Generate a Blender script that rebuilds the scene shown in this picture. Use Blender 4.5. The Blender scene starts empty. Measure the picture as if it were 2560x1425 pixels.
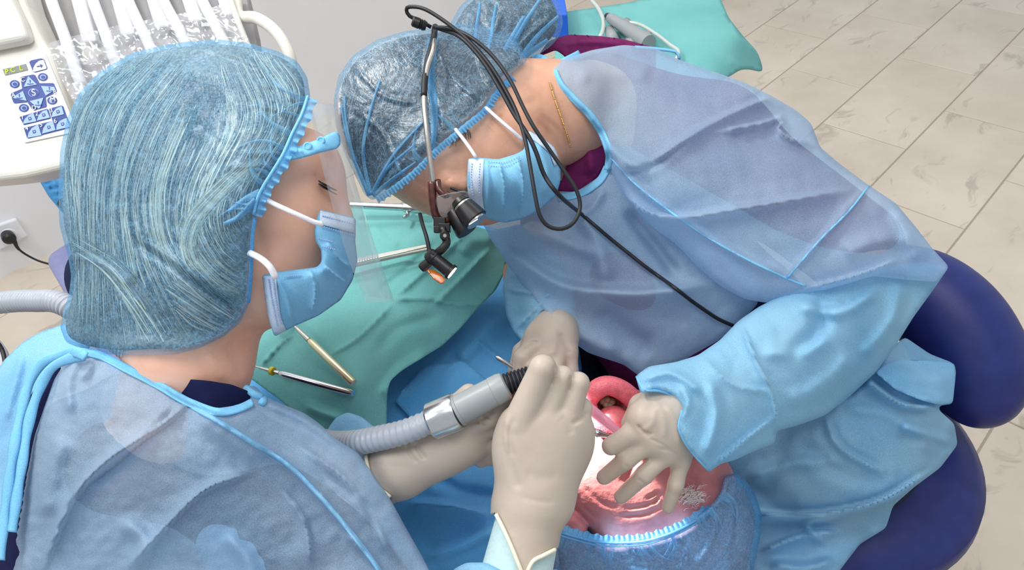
import bpy, bmesh, math, random
import numpy as np
from mathutils import Vector, Matrix
from mathutils.geometry import delaunay_2d_cdt

scene = bpy.context.scene
COL = scene.collection
random.seed(7)

# ------------------------------------------------------------------ camera
FPX = 1700.0                      # focal length in pixels of the 2560x1425 frame
CAMH = 1.41
_p, _r = math.radians(43.546), math.radians(-8.799)
TILE_ANG = math.radians(51.229)   # direction of the long tile joints
_fw = np.array([0, math.cos(_p), -math.sin(_p)])
_up = np.array([0, math.sin(_p), math.cos(_p)])
_rt = np.array([1.0, 0, 0])
RT = math.cos(_r) * _rt + math.sin(_r) * _up
UP = -math.sin(_r) * _rt + math.cos(_r) * _up
FW = _fw
CC = np.array([0, 0, CAMH])

cam_d = bpy.data.cameras.new('camera')
cam = bpy.data.objects.new('camera', cam_d)
COL.objects.link(cam)
m = Matrix.Identity(4)
for i in range(3):
    m[i][0] = RT[i]; m[i][1] = UP[i]; m[i][2] = -FW[i]; m[i][3] = CC[i]
cam.matrix_world = m
cam_d.sensor_width = 36.0
cam_d.lens = 36.0 * FPX / 2560.0
cam_d.clip_start = 0.02
cam_d.dof.use_dof = True
cam_d.dof.focus_distance = 0.74
cam_d.dof.aperture_fstop = 30.0
scene.camera = cam

# ------------------------------------------------------------------ light
scene.view_settings.view_transform = 'Standard'
scene.view_settings.look = 'None'
scene.view_settings.gamma = 1.0
scene.view_settings.use_curve_mapping = False
scene.view_settings.exposure = -0.02
world = bpy.data.worlds.new('room_light'); scene.world = world
world.use_nodes = True
world.node_tree.nodes['Background'].inputs[0].default_value = (0.90, 0.95, 1.0, 1)
world.node_tree.nodes['Background'].inputs[1].default_value = 0.62

def area_light(name, loc, target, sx, sy, watts, col):
    d = bpy.data.lights.new(name, 'AREA'); d.shape = 'RECTANGLE'; d.size = sx; d.size_y = sy
    d.energy = watts; d.color = col
    o = bpy.data.objects.new(name, d); COL.objects.link(o)
    o.location = loc
    o.rotation_euler = (Vector(target) - Vector(loc)).to_track_quat('-Z', 'Y').to_euler()
    return o
# ceiling light panels of the surgery
area_light('ceiling_panel_far_left_offscreen', (-0.6, 1.9, 2.65), (-0.5, 1.6, 0), 1.2, 0.6, 17, (1.0, 0.98, 0.95))
area_light('ceiling_panel_far_right_offscreen', (1.1, 1.9, 2.65), (1.0, 1.7, 0), 1.2, 0.6, 11, (1.0, 0.97, 0.93))
area_light('ceiling_panel_middle_offscreen', (0.2, 0.1, 2.65), (0.2, 0.35, 0), 1.2, 0.6, 13, (1.0, 0.98, 0.96))
area_light('ceiling_panel_near_left_offscreen', (-1.6, 0.3, 2.65), (-0.9, 1.0, 0), 1.2, 0.6, 20, (0.95, 0.98, 1.0))

# operating light over the chair (above the frame)
_ol = bpy.data.lights.new('operating_light_offscreen', 'AREA'); _ol.shape = 'DISK'; _ol.size = 0.22; _ol.energy = 7.0; _ol.color = (1.0, 0.97, 0.92)
_oo = bpy.data.objects.new('operating_light_offscreen', _ol); COL.objects.link(_oo); _oo.location = (-0.44, 0.76, 1.91)
_oo.rotation_euler = (Vector((-0.1, 0.68, 0.8)) - Vector(_oo.location)).to_track_quat('-Z', 'Y').to_euler()

def P(x, y, d):
    """photo pixel + distance along the optical axis (m) -> world point"""
    return CC + d * (FW + (x - 1280.0) / FPX * RT - (y - 712.5) / FPX * UP)
def PZ(x, y, z):
    """photo pixel + height above the floor -> world point"""
    v = P(x, y, 1.0) - CC
    return CC + v * ((z - CAMH) / v[2])
def DZ(x, y, z):
    v = P(x, y, 1.0) - CC
    return (z - CAMH) / v[2]
def PA(x, y, d):
    x = np.asarray(x, float); y = np.asarray(y, float); d = np.asarray(d, float)
    return CC[None] + d[:, None] * (FW[None] + ((x - 1280.0) / FPX)[:, None] * RT[None] - ((y - 712.5) / FPX)[:, None] * UP[None])
def proj(V):
    q = V - CC[None]
    d = q @ FW
    return 1280.0 + FPX * (q @ RT) / d, 712.5 - FPX * (q @ UP) / d, d

# ------------------------------------------------------------------ objects
def tag(o, label=None, cat=None, group=None, kind=None):
    if label: o['label'] = label
    if cat: o['category'] = cat
    if group: o['group'] = group
    if kind: o['kind'] = kind
    return o
def attach(o, parent):
    if parent is not None:
        o.parent = parent
        w = Matrix.Identity(4)
        q = parent
        chain = []
        while q is not None:
            chain.append(q); q = q.parent
        for q in reversed(chain):
            w = w @ q.matrix_parent_inverse @ q.matrix_basis
        o.matrix_parent_inverse = w.inverted()
    return o
def empty(name, loc):
    o = bpy.data.objects.new(name, None); COL.objects.link(o)
    o.empty_display_size = 0.05
    o.location = Vector(loc)
    return o
def link(name, me, mat, parent=None, smooth=True):
    if mat is not None and not me.materials: me.materials.append(mat)
    if smooth:
        me.polygons.foreach_set('use_smooth', [True] * len(me.polygons))
    o = bpy.data.objects.new(name, me); COL.objects.link(o)
    return attach(o, parent)
def mesh_of(V, F):
    me = bpy.data.meshes.new('m')
    me.from_pydata([tuple(map(float, v)) for v in V], [], [tuple(map(int, f)) for f in F])
    me.validate(); me.update()
    return me
def obj(name, V, F, mat, parent=None, smooth=True, recalc=False):
    me = mesh_of(V, F)
    if recalc:
        b = bmesh.new(); b.from_mesh(me); bmesh.ops.recalc_face_normals(b, faces=b.faces); b.to_mesh(me); b.free()
    return link(name, me, mat, parent, smooth)
def join(parts):
    V = []; F = []; n = 0
    for v, f in parts:
        V.append(np.asarray(v, float)); F += [tuple(i + n for i in q) for q in f]; n += len(v)
    return np.concatenate(V), F
def bevel(o, w, seg=2, ang=40):
    mo = o.modifiers.new('bevel', 'BEVEL'); mo.width = w; mo.segments = seg; mo.limit_method = 'ANGLE'; mo.angle_limit = math.radians(ang)
    return o
def solid(o, t, off=-1):
    mo = o.modifiers.new('thick', 'SOLIDIFY'); mo.thickness = t; mo.offset = off
    return o

# ------------------------------------------------------------------ curves, tubes, lathes
def crom(pts, step):
    """Catmull-Rom resampling of a list of n-d points"""
    p = np.asarray(pts, float)
    if len(p) < 3:
        n = max(2, int(np.linalg.norm(p[1] - p[0]) / step) + 1)
        t = np.linspace(0, 1, n)[:, None]; return p[0] * (1 - t) + p[1] * t
    q = np.vstack([2 * p[0] - p[1], p, 2 * p[-1] - p[-2]])
    out = []
    for i in range(1, len(q) - 2):
        L = np.linalg.norm(q[i + 1] - q[i]); n = max(1, int(math.ceil(L / step)))
        for t in np.arange(n) / n:
            a, b, c, d = q[i - 1], q[i], q[i + 1], q[i + 2]
            out.append(0.5 * ((2 * b) + (-a + c) * t + (2 * a - 5 * b + 4 * c - d) * t * t + (-a + 3 * b - 3 * c + d) * t ** 3))
    out.append(p[-1])
    return np.array(out)
def frames(C):
    T = np.gradient(C, axis=0); T /= np.linalg.norm(T, axis=1)[:, None] + 1e-12
    n = np.cross(T[0], [0.3, 0.2, 1.0]); n /= np.linalg.norm(n)
    N = []
    for t in T:
        n = n - t * (n @ t); n /= np.linalg.norm(n) + 1e-12; N.append(n.copy())
    N = np.array(N); B = np.cross(T, N)
    return T, N, B
def tube_vf(C, rad, seg=10, flat=1.0, cap=True):
    C = np.asarray(C, float); rad = np.broadcast_to(np.asarray(rad, float), (len(C),))
    T, N, B = frames(C)
    a = np.linspace(0, 2 * np.pi, seg, endpoint=False)
    V = (C[:, None] + rad[:, None, None] * (np.cos(a)[None, :, None] * N[:, None] + flat * np.sin(a)[None, :, None] * B[:, None])).reshape(-1, 3)
    F = []
    for i in range(len(C) - 1):
        for j in range(seg):
            k = (j + 1) % seg
            F.append((i * seg + j, i * seg + k, (i + 1) * seg + k, (i + 1) * seg + j))
    if cap:
        F.append(tuple(range(seg))[::-1]); F.append(tuple((len(C) - 1) * seg + j for j in range(seg)))
    return V, F
def ptube(name, pts, rpx, mat, parent=None, seg=10, step=0.006, flat=1.0):
    """tube through (px,py,depth[,radius m]) points"""
    p = np.array([[*P(q[0], q[1], q[2]), (q[3] if len(q) > 3 else rpx)] for q in pts])
    c = crom(p, step)
    V, F = tube_vf(c[:, :3], c[:, 3], seg, flat)
    return obj(name, V, F, mat, parent)
def lathe_vf(a, b, prof, seg=24):
    """prof: (t along a->b in metres, radius)"""
    a = np.asarray(a, float); b = np.asarray(b, float)
    t = (b - a) / np.linalg.norm(b - a)
    n = np.cross(t, [0.2, 0.1, 1.0]); n /= np.linalg.norm(n); bb = np.cross(t, n)
    ang = np.linspace(0, 2 * np.pi, seg, endpoint=False)
    V = []; F = []
    for s, r in prof:
        V += [a + t * s + r * (math.cos(q) * n + math.sin(q) * bb) for q in ang]
    for i in range(len(prof) - 1):
        for j in range(seg):
            k = (j + 1) % seg
            F.append((i * seg + j, i * seg + k, (i + 1) * seg + k, (i + 1) * seg + j))
    F.append(tuple(range(seg))[::-1]); F.append(tuple((len(prof) - 1) * seg + j for j in range(seg)))
    return np.array(V), F
def lathe(name, a, b, prof, mat, parent=None, seg=24, bev=0.0, ang=30):
    V, F = lathe_vf(a, b, prof, seg)
    o = obj(name, V, F, mat, parent, recalc=True)
    mo = o.modifiers.new('edge', 'EDGE_SPLIT'); mo.split_angle = math.radians(ang)
    return o
def prism_vf(loop, off):
    """closed loop of world points extruded by vector off"""
    L = [np.asarray(q, float) for q in loop]; n = len(L)
    V = L + [q + off for q in L]
    F = [tuple(range(n)), tuple(range(2 * n - 1, n - 1, -1))]
    F += [(i, i + n, (i + 1) % n + n, (i + 1) % n) for i in range(n)]
    return np.array(V), F
def slab(name, loop, off, mat, parent=None, bev=0.0, seg=2):
    V, F = prism_vf(loop, np.asarray(off, float))
    o = obj(name, V, F, mat, parent, smooth=False, recalc=True)
    if bev: bevel(o, bev, seg)
    return o
def box_vf(c, ax, ay, az):
    c, ax, ay, az = (np.asarray(q, float) for q in (c, ax, ay, az))
    V = [c + sx * ax + sy * ay + sz * az for sz in (-1, 1) for sy in (-1, 1) for sx in (-1, 1)]
    F = [(0, 2, 3, 1), (4, 5, 7, 6), (0, 1, 5, 4), (2, 6, 7, 3), (0, 4, 6, 2), (1, 3, 7, 5)]
    return np.array(V), F

# ------------------------------------------------------------------ cloth and inflated outlines
def resample(poly, s, closed=True, smooth=2):
    p = np.asarray(poly, float)
    q = np.vstack([p, p[:1]]) if closed else p
    out = []
    for a, b in zip(q[:-1], q[1:]):
        n = max(1, int(round(np.linalg.norm((b - a)[:2]) / s)))
        for t in np.arange(n) / n: out.append(a * (1 - t) + b * t)
    if not closed: out.append(q[-1])
    o = np.array(out)
    for _ in range(smooth):
        if closed: o = (np.roll(o, 1, 0) + 2 * o + np.roll(o, -1, 0)) / 4
        else: o[1:-1] = (o[:-2] + 2 * o[1:-1] + o[2:]) / 4
    return o
def inside(poly, x, y):
    r = np.zeros(x.shape, bool); n = len(poly)
    for i in range(n):
        x0, y0 = poly[i]; x1, y1 = poly[(i + 1) % n]
        if y0 == y1: continue
        c = ((y0 > y) != (y1 > y)) & (x < (x1 - x0) * (y - y0) / (y1 - y0) + x0)
        r ^= c
    return r
def segdist(x, y, pl, closed=False):
    """distance, signed side, parameter along polyline"""
    p = np.asarray(pl, float)
    if closed: p = np.vstack([p, p[:1]])
    best = np.full(x.shape, 1e9); side = np.zeros(x.shape); par = np.zeros(x.shape)
    L = np.linalg.norm(np.diff(p, axis=0), axis=1); cum = np.concatenate([[0], np.cumsum(L)]); tot = cum[-1] + 1e-9
    for i in range(len(p) - 1):
        a = p[i]; e = p[i + 1] - a; l2 = e @ e + 1e-9
        t = np.clip(((x - a[0]) * e[0] + (y - a[1]) * e[1]) / l2, 0, 1)
        dx = x - a[0] - t * e[0]; dy = y - a[1] - t * e[1]; d = np.hypot(dx, dy)
        mk = d < best
        best = np.where(mk, d, best); side = np.where(mk, e[0] * dy - e[1] * dx, side); par = np.where(mk, (cum[i] + t * L[i]) / tot, par)
    return best, np.sign(side), par
def rbf(ctrl):
    c = np.asarray(ctrl, float)
    if len(c) < 4:
        if len(c) == 1: return lambda x, y: np.full(np.shape(x), c[0, 2])
        A = np.c_[np.ones(len(c)), c[:, :2] / 1000]; w, *_ = np.linalg.lstsq(A, c[:, 2], rcond=None)
        return lambda x, y: w[0] + w[1] * x / 1000 + w[2] * y / 1000
    X = c[:, :2] / 1000
    def phi(r): return np.where(r > 1e-9, r * r * np.log(np.maximum(r, 1e-9)), 0)
    n = len(c)
    K = phi(np.linalg.norm(X[:, None] - X[None], axis=2)) + 1e-4 * np.eye(n)
    Q = np.c_[np.ones(n), X]
    M = np.block([[K, Q], [Q.T, np.zeros((3, 3))]])
    s = np.linalg.solve(M, np.concatenate([c[:, 2], np.zeros(3)]))
    def f(x, y):
        x = np.asarray(x, float) / 1000; y = np.asarray(y, float) / 1000
        r = s[n] + s[n + 1] * x + s[n + 2] * y
        for i in range(n): r = r + s[i] * phi(np.hypot(x - X[i, 0], y - X[i, 1]))
        return r
    return f
def crumple(x, y, scale, seed, n=5):
    g = np.random.default_rng(seed); o = 0
    wx = x + scale * 0.35 * np.sin(y / scale * 1.3 + seed); wy = y + scale * 0.35 * np.sin(x / scale * 1.1 + 2 * seed)
    for i in range(n):
        a = g.uniform(0, math.pi); k = math.pi / scale * g.uniform(0.6, 1.7); ph = g.uniform(0, 6)
        o = o + np.abs(np.sin(k * (wx * math.cos(a) + wy * math.sin(a)) + ph)) / n
    return o - 0.6
def foldfield(x, y, folds):
    h = np.zeros(x.shape)
    for fo in folds or []:
        pl, w, amp = fo[0], fo[1], fo[2]; kind = fo[3] if len(fo) > 3 else 'r'
        pl = crom(pl, 14) if len(pl) > 2 else np.asarray(pl, float)
        d, s, t = segdist(x, y, pl)
        fade = np.clip(np.minimum(t, 1 - t) / 0.18, 0, 1); fade = 0.12 + 0.88 * fade * fade * (3 - 2 * fade)
        ends = (t <= 0.0) | (t >= 1.0)
        if kind == 'r': prof = np.exp(-(d / w) ** 2)
        else: prof = np.where(s > 0, np.exp(-(d / w)), np.exp(-(d / (0.42 * w)) ** 2))
        h += amp * prof * np.where(ends, 0.12 * np.exp(-(d / w) ** 2) if kind == 'r' else 0.12 * np.exp(-d / w), fade)
    return h
class Patch: pass
def poisson(poly, x, y):
    lo = poly.min(0); hi = poly.max(0); g = max(hi - lo) / 110.0
    nx = int((hi[0] - lo[0]) / g) + 5; ny = int((hi[1] - lo[1]) / g) + 5
    X, Y = np.meshgrid(lo[0] - 2 * g + g * np.arange(nx), lo[1] - 2 * g + g * np.arange(ny), indexing='ij')
    M = inside(poly, X, Y); u = np.zeros(M.shape)
    d, _, _ = segdist(X, Y, poly, True)
    u = np.where(M, d * 40, 0)
    # successive relaxation (red-black, over-relaxed)
    ii, jj = np.indices(M.shape); red = M & ((ii + jj) % 2 == 0); blk = M & ((ii + jj) % 2 == 1)
    for it in range(260):
        for mk in (red, blk):
            avg = np.zeros_like(u)
            avg[1:-1, 1:-1] = (u[2:, 1:-1] + u[:-2, 1:-1] + u[1:-1, 2:] + u[1:-1, :-2] + g * g) / 4
            u = np.where(mk, u + 1.94 * (avg - u), u)
    u = np.maximum(u, 0)
    fx = (x - (lo[0] - 2 * g)) / g; fy = (y - (lo[1] - 2 * g)) / g
    i = np.clip(fx.astype(int), 0, nx - 2); j = np.clip(fy.astype(int), 0, ny - 2); a = fx - i; b = fy - j
    val = (u[i, j] * (1 - a) * (1 - b) + u[i + 1, j] * a * (1 - b) + u[i, j + 1] * (1 - a) * b + u[i + 1, j + 1] * a * b)
    return np.sqrt(2 * np.maximum(val, 0))
class DMap:
    """nearest surface per direction of some meshes, used to keep cloth clear of what it covers"""
    def __init__(s, meshes, cell=10):
        s.c = cell; s.g = {}
        lo = 1e9
        pts = []
        for V, F in meshes:
            V = np.asarray(V); f4 = np.array([q[:3] for q in F]); pts += [V, V[f4].mean(1)]
        x, y, d = proj(np.concatenate(pts))
        s.x0 = x.min() - 3 * cell; s.y0 = y.min() - 3 * cell
        nx = int((x.max() - s.x0) / cell) + 4; ny = int((y.max() - s.y0) / cell) + 4
        s.m = np.full((nx, ny), 1e3); np.minimum.at(s.m, (((x - s.x0) / cell).astype(int), ((y - s.y0) / cell).astype(int)), d)
        p = np.pad(s.m, 1, constant_values=1e3)
        s.m = np.min([p[i:i + nx, j:j + ny] for i in range(3) for j in range(3)], 0)
        s.m = np.minimum(s.m, 2.0)
    def __call__(s, x, y):
        fx = (x - s.x0) / s.c - .5; fy = (y - s.y0) / s.c - .5
        i = np.floor(fx).astype(int); j = np.floor(fy).astype(int); a = fx - i; b = fy - j
        nx, ny = s.m.shape
        ok = (i >= 0) & (j >= 0) & (i < nx - 1) & (j < ny - 1)
        i = np.clip(i, 0, nx - 2); j = np.clip(j, 0, ny - 2)
        q = [s.m[i, j], s.m[i + 1, j], s.m[i, j + 1], s.m[i + 1, j + 1]]; w = [(1 - a) * (1 - b), a * (1 - b), (1 - a) * b, a * b]
        W = sum(np.where(k < 1.9, u, 0) for k, u in zip(q, w)); v = sum(np.where(k < 1.9, k * u, 0) for k, u in zip(q, w))
        return np.where(ok & (W > 1e-3), v / np.maximum(W, 1e-9), 1e3)
def patch(outline, ctrl, front=None, back=None, folds=None, crump=None, s=8, smooth=2, zmode=False, rim=None, clear=None, fs=1.0):
    """outline in photo pixels; ctrl (x,y,depth) of the middle surface; front/back inflation (1 = round).
    front None -> open cloth sheet.  zmode: ctrl third value is a height above the floor."""
    ol = resample(outline, s, True, smooth)
    lo = ol.min(0); hi = ol.max(0)
    xs = []; ys = []
    row = 0; yy = lo[1]
    while yy < hi[1]:
        xx = np.arange(lo[0] + (s / 2 if row % 2 else 0), hi[0], s); xs.append(xx); ys.append(np.full(len(xx), yy)); yy += s * 0.866; row += 1
    x = np.concatenate(xs); y = np.concatenate(ys)
    k = inside(ol, x, y); x = x[k]; y = y[k]
    d, _, _ = segdist(x, y, ol, True); k = d > 0.55 * s; x = x[k]; y = y[k]; dist = np.concatenate([np.zeros(len(ol)), d[k]])
    nb = len(ol)
    X = np.concatenate([ol[:, 0], x]); Y = np.concatenate([ol[:, 1], y])
    res = delaunay_2d_cdt([Vector((a, b)) for a, b in zip(X, Y)], [(i, (i + 1) % nb) for i in range(nb)], [], 1, 1e-5, False)
    vv = np.array([(v.x, v.y) for v in res[0]])
    T = np.array([tuple(f) for f in res[2]])
    cx = vv[T].mean(1); T = T[inside(ol, cx[:, 0], cx[:, 1])]
    if len(vv) != len(X):
        X, Y = vv[:, 0], vv[:, 1]; dist, _, _ = segdist(X, Y, ol, True)
    else: X, Y = vv[:, 0], vv[:, 1]
    fb = rbf(ctrl)
    if zmode:
        z = fb(X, Y); v = PA(X, Y, np.ones(len(X))) - CC[None]; base = (z - CAMH) / v[:, 2]
    else: base = fb(X, Y)
    fade = np.clip(dist / (rim or 14.0), 0, 1)
    rel = fs * foldfield(X, Y, folds)
    if crump:
        for sc, am, sd in crump: rel = rel + am * crumple(X, Y, sc, sd)
    # orientation: camera looks along +depth, y is down -> make triangles face the camera
    a, b, c = T[:, 0], T[:, 1], T[:, 2]
    cr = (X[b] - X[a]) * (Y[c] - Y[a]) - (Y[b] - Y[a]) * (X[c] - X[a])
    T = np.where((cr > 0)[:, None], T[:, ::-1], T)
    R = Patch()
    if front is None:
        df = base - rel
        V = PA(X, Y, df); F = [tuple(t) for t in T]
    else:
        infl = poisson(ol, X, Y) * base / FPX
        isb = dist < 1e-3 * s
        infl = np.where(isb, 0, infl)
        df = base - front * infl - rel * fade
        if clear:
            need = np.zeros(len(X))
            for mp, cl in clear: need = np.maximum(need, df - (mp(X, Y) - cl))
            nb_ = np.zeros(len(X)); E_ = np.concatenate([T[:, [0, 1]], T[:, [1, 2]], T[:, [2, 0]]])
            for _ in range(8):
                acc = np.zeros(len(X)); cnt = np.zeros(len(X))
                np.add.at(acc, E_[:, 0], need[E_[:, 1]]); np.add.at(cnt, E_[:, 0], 1)
                need = np.maximum(need, acc / np.maximum(cnt, 1) * .97)
            for _ in range(5):
                acc = np.zeros(len(X)); cnt = np.zeros(len(X))
                np.add.at(acc, E_[:, 0], need[E_[:, 1]]); np.add.at(cnt, E_[:, 0], 1)
                need = .4 * need + .6 * acc / np.maximum(cnt, 1)
            df = df - need
        db = base + (back if back is not None else front) * infl
        n = len(X)
        idx = np.where(isb, np.arange(n), n + np.arange(n))
        V = np.concatenate([PA(X, Y, df), PA(X, Y, db)])
        F = [tuple(t) for t in T] + [tuple(idx[t[::-1]]) for t in T]
    R.V, R.F, R.X, R.Y, R.D, R.T = V, F, X, Y, df, T
    R.front = (PA(X, Y, df), [tuple(t) for t in T])
    cs = s * 1.0; gx0 = X.min() - 3 * cs; gy0 = Y.min() - 3 * cs
    gn = (int((X.max() - gx0) / cs) + 5, int((Y.max() - gy0) / cs) + 5)
    A_ = np.zeros(gn); N_ = np.zeros(gn); ci = ((X - gx0) / cs).astype(int), ((Y - gy0) / cs).astype(int)
    np.add.at(A_, ci, df); np.add.at(N_, ci, 1); have = N_ > 0; A_ = np.where(have, A_ / np.maximum(N_, 1), 0)
    for _ in range(60):
        if have.all(): break
        pa = np.pad(np.where(have, A_, 0), 1); ph_ = np.pad(have.astype(float), 1); nx_, ny_ = gn
        sm = sum(pa[a:a + nx_, b:b + ny_] for a in range(3) for b in range(3)); sn = sum(ph_[a:a + nx_, b:b + ny_] for a in range(3) for b in range(3))
        new = ~have & (sn > 0); A_ = np.where(new, sm / np.maximum(sn, 1), A_); have = have | new
    def samp(px, py):
        px = np.atleast_1d(np.asarray(px, float)); py = np.atleast_1d(np.asarray(py, float))
        fx = np.clip((px - gx0) / cs - .5, 0, gn[0] - 1.001); fy = np.clip((py - gy0) / cs - .5, 0, gn[1] - 1.001)
        i = fx.astype(int); j = fy.astype(int); a = fx - i; b = fy - j
        return A_[i, j] * (1 - a) * (1 - b) + A_[i + 1, j] * a * (1 - b) + A_[i, j + 1] * (1 - a) * b + A_[i + 1, j + 1] * a * b
    R.outline = ol
    R.depth = samp
    return R
def drop_loose(V, F):
    V = np.asarray(V); used = np.zeros(len(V), bool)
    for f in F: used[list(f)] = True
    mp = np.cumsum(used) - 1
    return V[used], [tuple(mp[i] for i in f) for f in F]
def pobj(name, R, mat, parent=None, thick=None):
    V, F = drop_loose(R.V, R.F)
    o = obj(name, V, F, mat, parent)
    if thick: solid(o, thick)
    return o
def on(R, pts, lift=0.0):
    """px points placed on the front of a patch, lifted towards the camera"""
    p = np.asarray(pts, float); d = R.depth(p[:, 0], p[:, 1]) - lift
    return np.array([P(a, b, c) for a, b, c in zip(p[:, 0], p[:, 1], d)])
def band_vf(L, Rr):
    """strip between two lists of world points"""
    n = len(L); V = np.concatenate([L, Rr]); F = [(i, i + n, i + n + 1, i + 1) for i in range(n - 1)]
    return V, F
def seam(name, R, pts, rad, mat, parent, lift=0.0, flat=0.5, seg=8, step=10):
    q = crom(pts, step)
    C = on(R, q, lift)
    for _ in range(2): C[1:-1] = (C[:-2] + 2 * C[1:-1] + C[2:]) / 4
    V, F = tube_vf(C, rad, seg)
    return obj(name, V, F, mat, parent)

def offset_px(c, w):
    t = np.gradient(c[:, :2], axis=0); t /= np.linalg.norm(t, axis=1)[:, None] + 1e-9
    return c[:, :2] + np.c_[-t[:, 1], t[:, 0]] * np.reshape(w, (-1, 1))
def grid_faces(m, n):
    return [(j * n + i, (j + 1) * n + i, (j + 1) * n + i + 1, j * n + i + 1) for j in range(m - 1) for i in range(n - 1)]
def ribbon(name, R, pts, w, mat, parent, lift=.002, th=.0009, puff=.0012, step=6, taper=0.0):
    """flat cloth band lying on a patch along a px path"""
    c = crom(pts, step); rows = []
    dm = R.depth(c[:, 0], c[:, 1])
    for _ in range(3): dm[1:-1] = (dm[:-2] + 2 * dm[1:-1] + dm[2:]) / 4
    for u in (-1, -.6, -.2, .2, .6, 1):
        q = offset_px(c, u * w * (1 - taper * np.linspace(0, 1, len(c)))); d = np.minimum(R.depth(q[:, 0], q[:, 1]), dm + .004)
        for _ in range(2): d[1:-1] = (d[:-2] + 2 * d[1:-1] + d[2:]) / 4
        rows.append(PA(q[:, 0], q[:, 1], d - lift - puff * (1 - u * u)))
    return solid(obj(name, np.concatenate(rows), grid_faces(6, len(c)), mat, parent), th, 0)
def fribbon(name, pts, w, mat, parent, th=.0012, puff=.002, step=6):
    """free cloth band through (px,py,depth) points, half width w px"""
    c = crom(pts, step); rows = []
    for u in (-1, -.6, -.2, .2, .6, 1):
        q = offset_px(c, u * w * (1 + .12 * np.sin(np.arange(len(c)) * .35))); rows.append(PA(q[:, 0], q[:, 1], c[:, 2] - puff * (1 - u * u)))
    return solid(obj(name, np.concatenate(rows), grid_faces(6, len(c)), mat, parent), th, 0)

# ------------------------------------------------------------------ signed distance bodies
def cap_(a, b, ra, rb): return ('c', np.asarray(a, float), np.asarray(b, float), ra, rb)
def pc(a, b, ra, rb): return cap_(P(*a), P(*b), ra, rb)
def ell(c, r, ax=None, ay=None):
    """ellipsoid at px point c; axes: image right / image down / into the picture unless given"""
    A = np.array([RT, -UP, FW])
    if ax is not None:
        u = np.asarray(ax, float); u = u[0] * RT - u[1] * UP + (u[2] if len(u) > 2 else 0) * FW; u /= np.linalg.norm(u)
        w = FW - u * (FW @ u); w /= np.linalg.norm(w); v = np.cross(w, u)
        A = np.array([u, v, w])
    return ('e', P(*c), A, np.asarray(r, float))
def prim_bb(p):
    if p[0] == 'c':
        r = max(p[3], p[4]); return np.minimum(p[1], p[2]) - r, np.maximum(p[1], p[2]) + r
    e = np.sqrt(((p[2] * p[3][:, None]) ** 2).sum(0)); return p[1] - e, p[1] + e
def prim_sd(p, Q):
    if p[0] == 'c':
        a, b = p[1], p[2]; e = b - a; l2 = e @ e + 1e-12
        t = np.clip(((Q - a) @ e) / l2, 0, 1)
        return np.linalg.norm(Q - a - t[..., None] * e, axis=-1) - (p[3] + t * (p[4] - p[3]))
    q = (Q - p[1]) @ p[2].T
    k0 = np.linalg.norm(q / p[3], axis=-1); k1 = np.linalg.norm(q / p[3] ** 2, axis=-1) + 1e-9
    return k0 * (k0 - 1) / k1
def sdf_vf(prims, h, k=0.01, cuts=(), kc=0.003, smooth=1, post=()):
    los, his = zip(*[prim_bb(p[0] if isinstance(p[0], tuple) else p) for p in prims])
    lo = np.min(los, 0) - 3 * h - k; hi = np.max(his, 0) + 3 * h + k
    n = np.ceil((hi - lo) / h).astype(int) + 1
    G = np.full(n, 1.0, np.float32)
    ax = [lo[i] + h * np.arange(n[i]) for i in range(3)]
    def apply(p, kk, mode):
        a, b = prim_bb(p); mg = 4 * h + 1.5 * kk
        i0 = np.clip(((a - mg - lo) / h).astype(int), 0, n - 1); i1 = np.clip(((b + mg - lo) / h).astype(int) + 2, 1, n)
        if (i1 <= i0).any(): return
        sl = tuple(slice(q, w) for q, w in zip(i0, i1))
        Q = np.stack(np.meshgrid(ax[0][sl[0]], ax[1][sl[1]], ax[2][sl[2]], indexing='ij'), -1)
        d = prim_sd(p, Q).astype(np.float32); g = G[sl]
        if mode == 'add':
            hh = np.maximum(kk - np.abs(g - d), 0) / max(kk, 1e-9); G[sl] = np.minimum(g, d) - hh * hh * kk * 0.25
        else:
            d = -d; hh = np.maximum(kk - np.abs(g - d), 0) / max(kk, 1e-9); G[sl] = np.maximum(g, d) + hh * hh * kk * 0.25
    for p in prims:
        if isinstance(p[0], tuple): apply(p[0], p[1], 'add')
        else: apply(p, k, 'add')
    for p in cuts:
        if isinstance(p[0], tuple): apply(p[0], p[1], 'cut')
        else: apply(p, kc, 'cut')
    for p in post:
        if isinstance(p[0], tuple): apply(p[0], p[1], 'add')
        else: apply(p, 0.002, 'add')
    return surfnet(G, lo, h, smooth)
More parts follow.
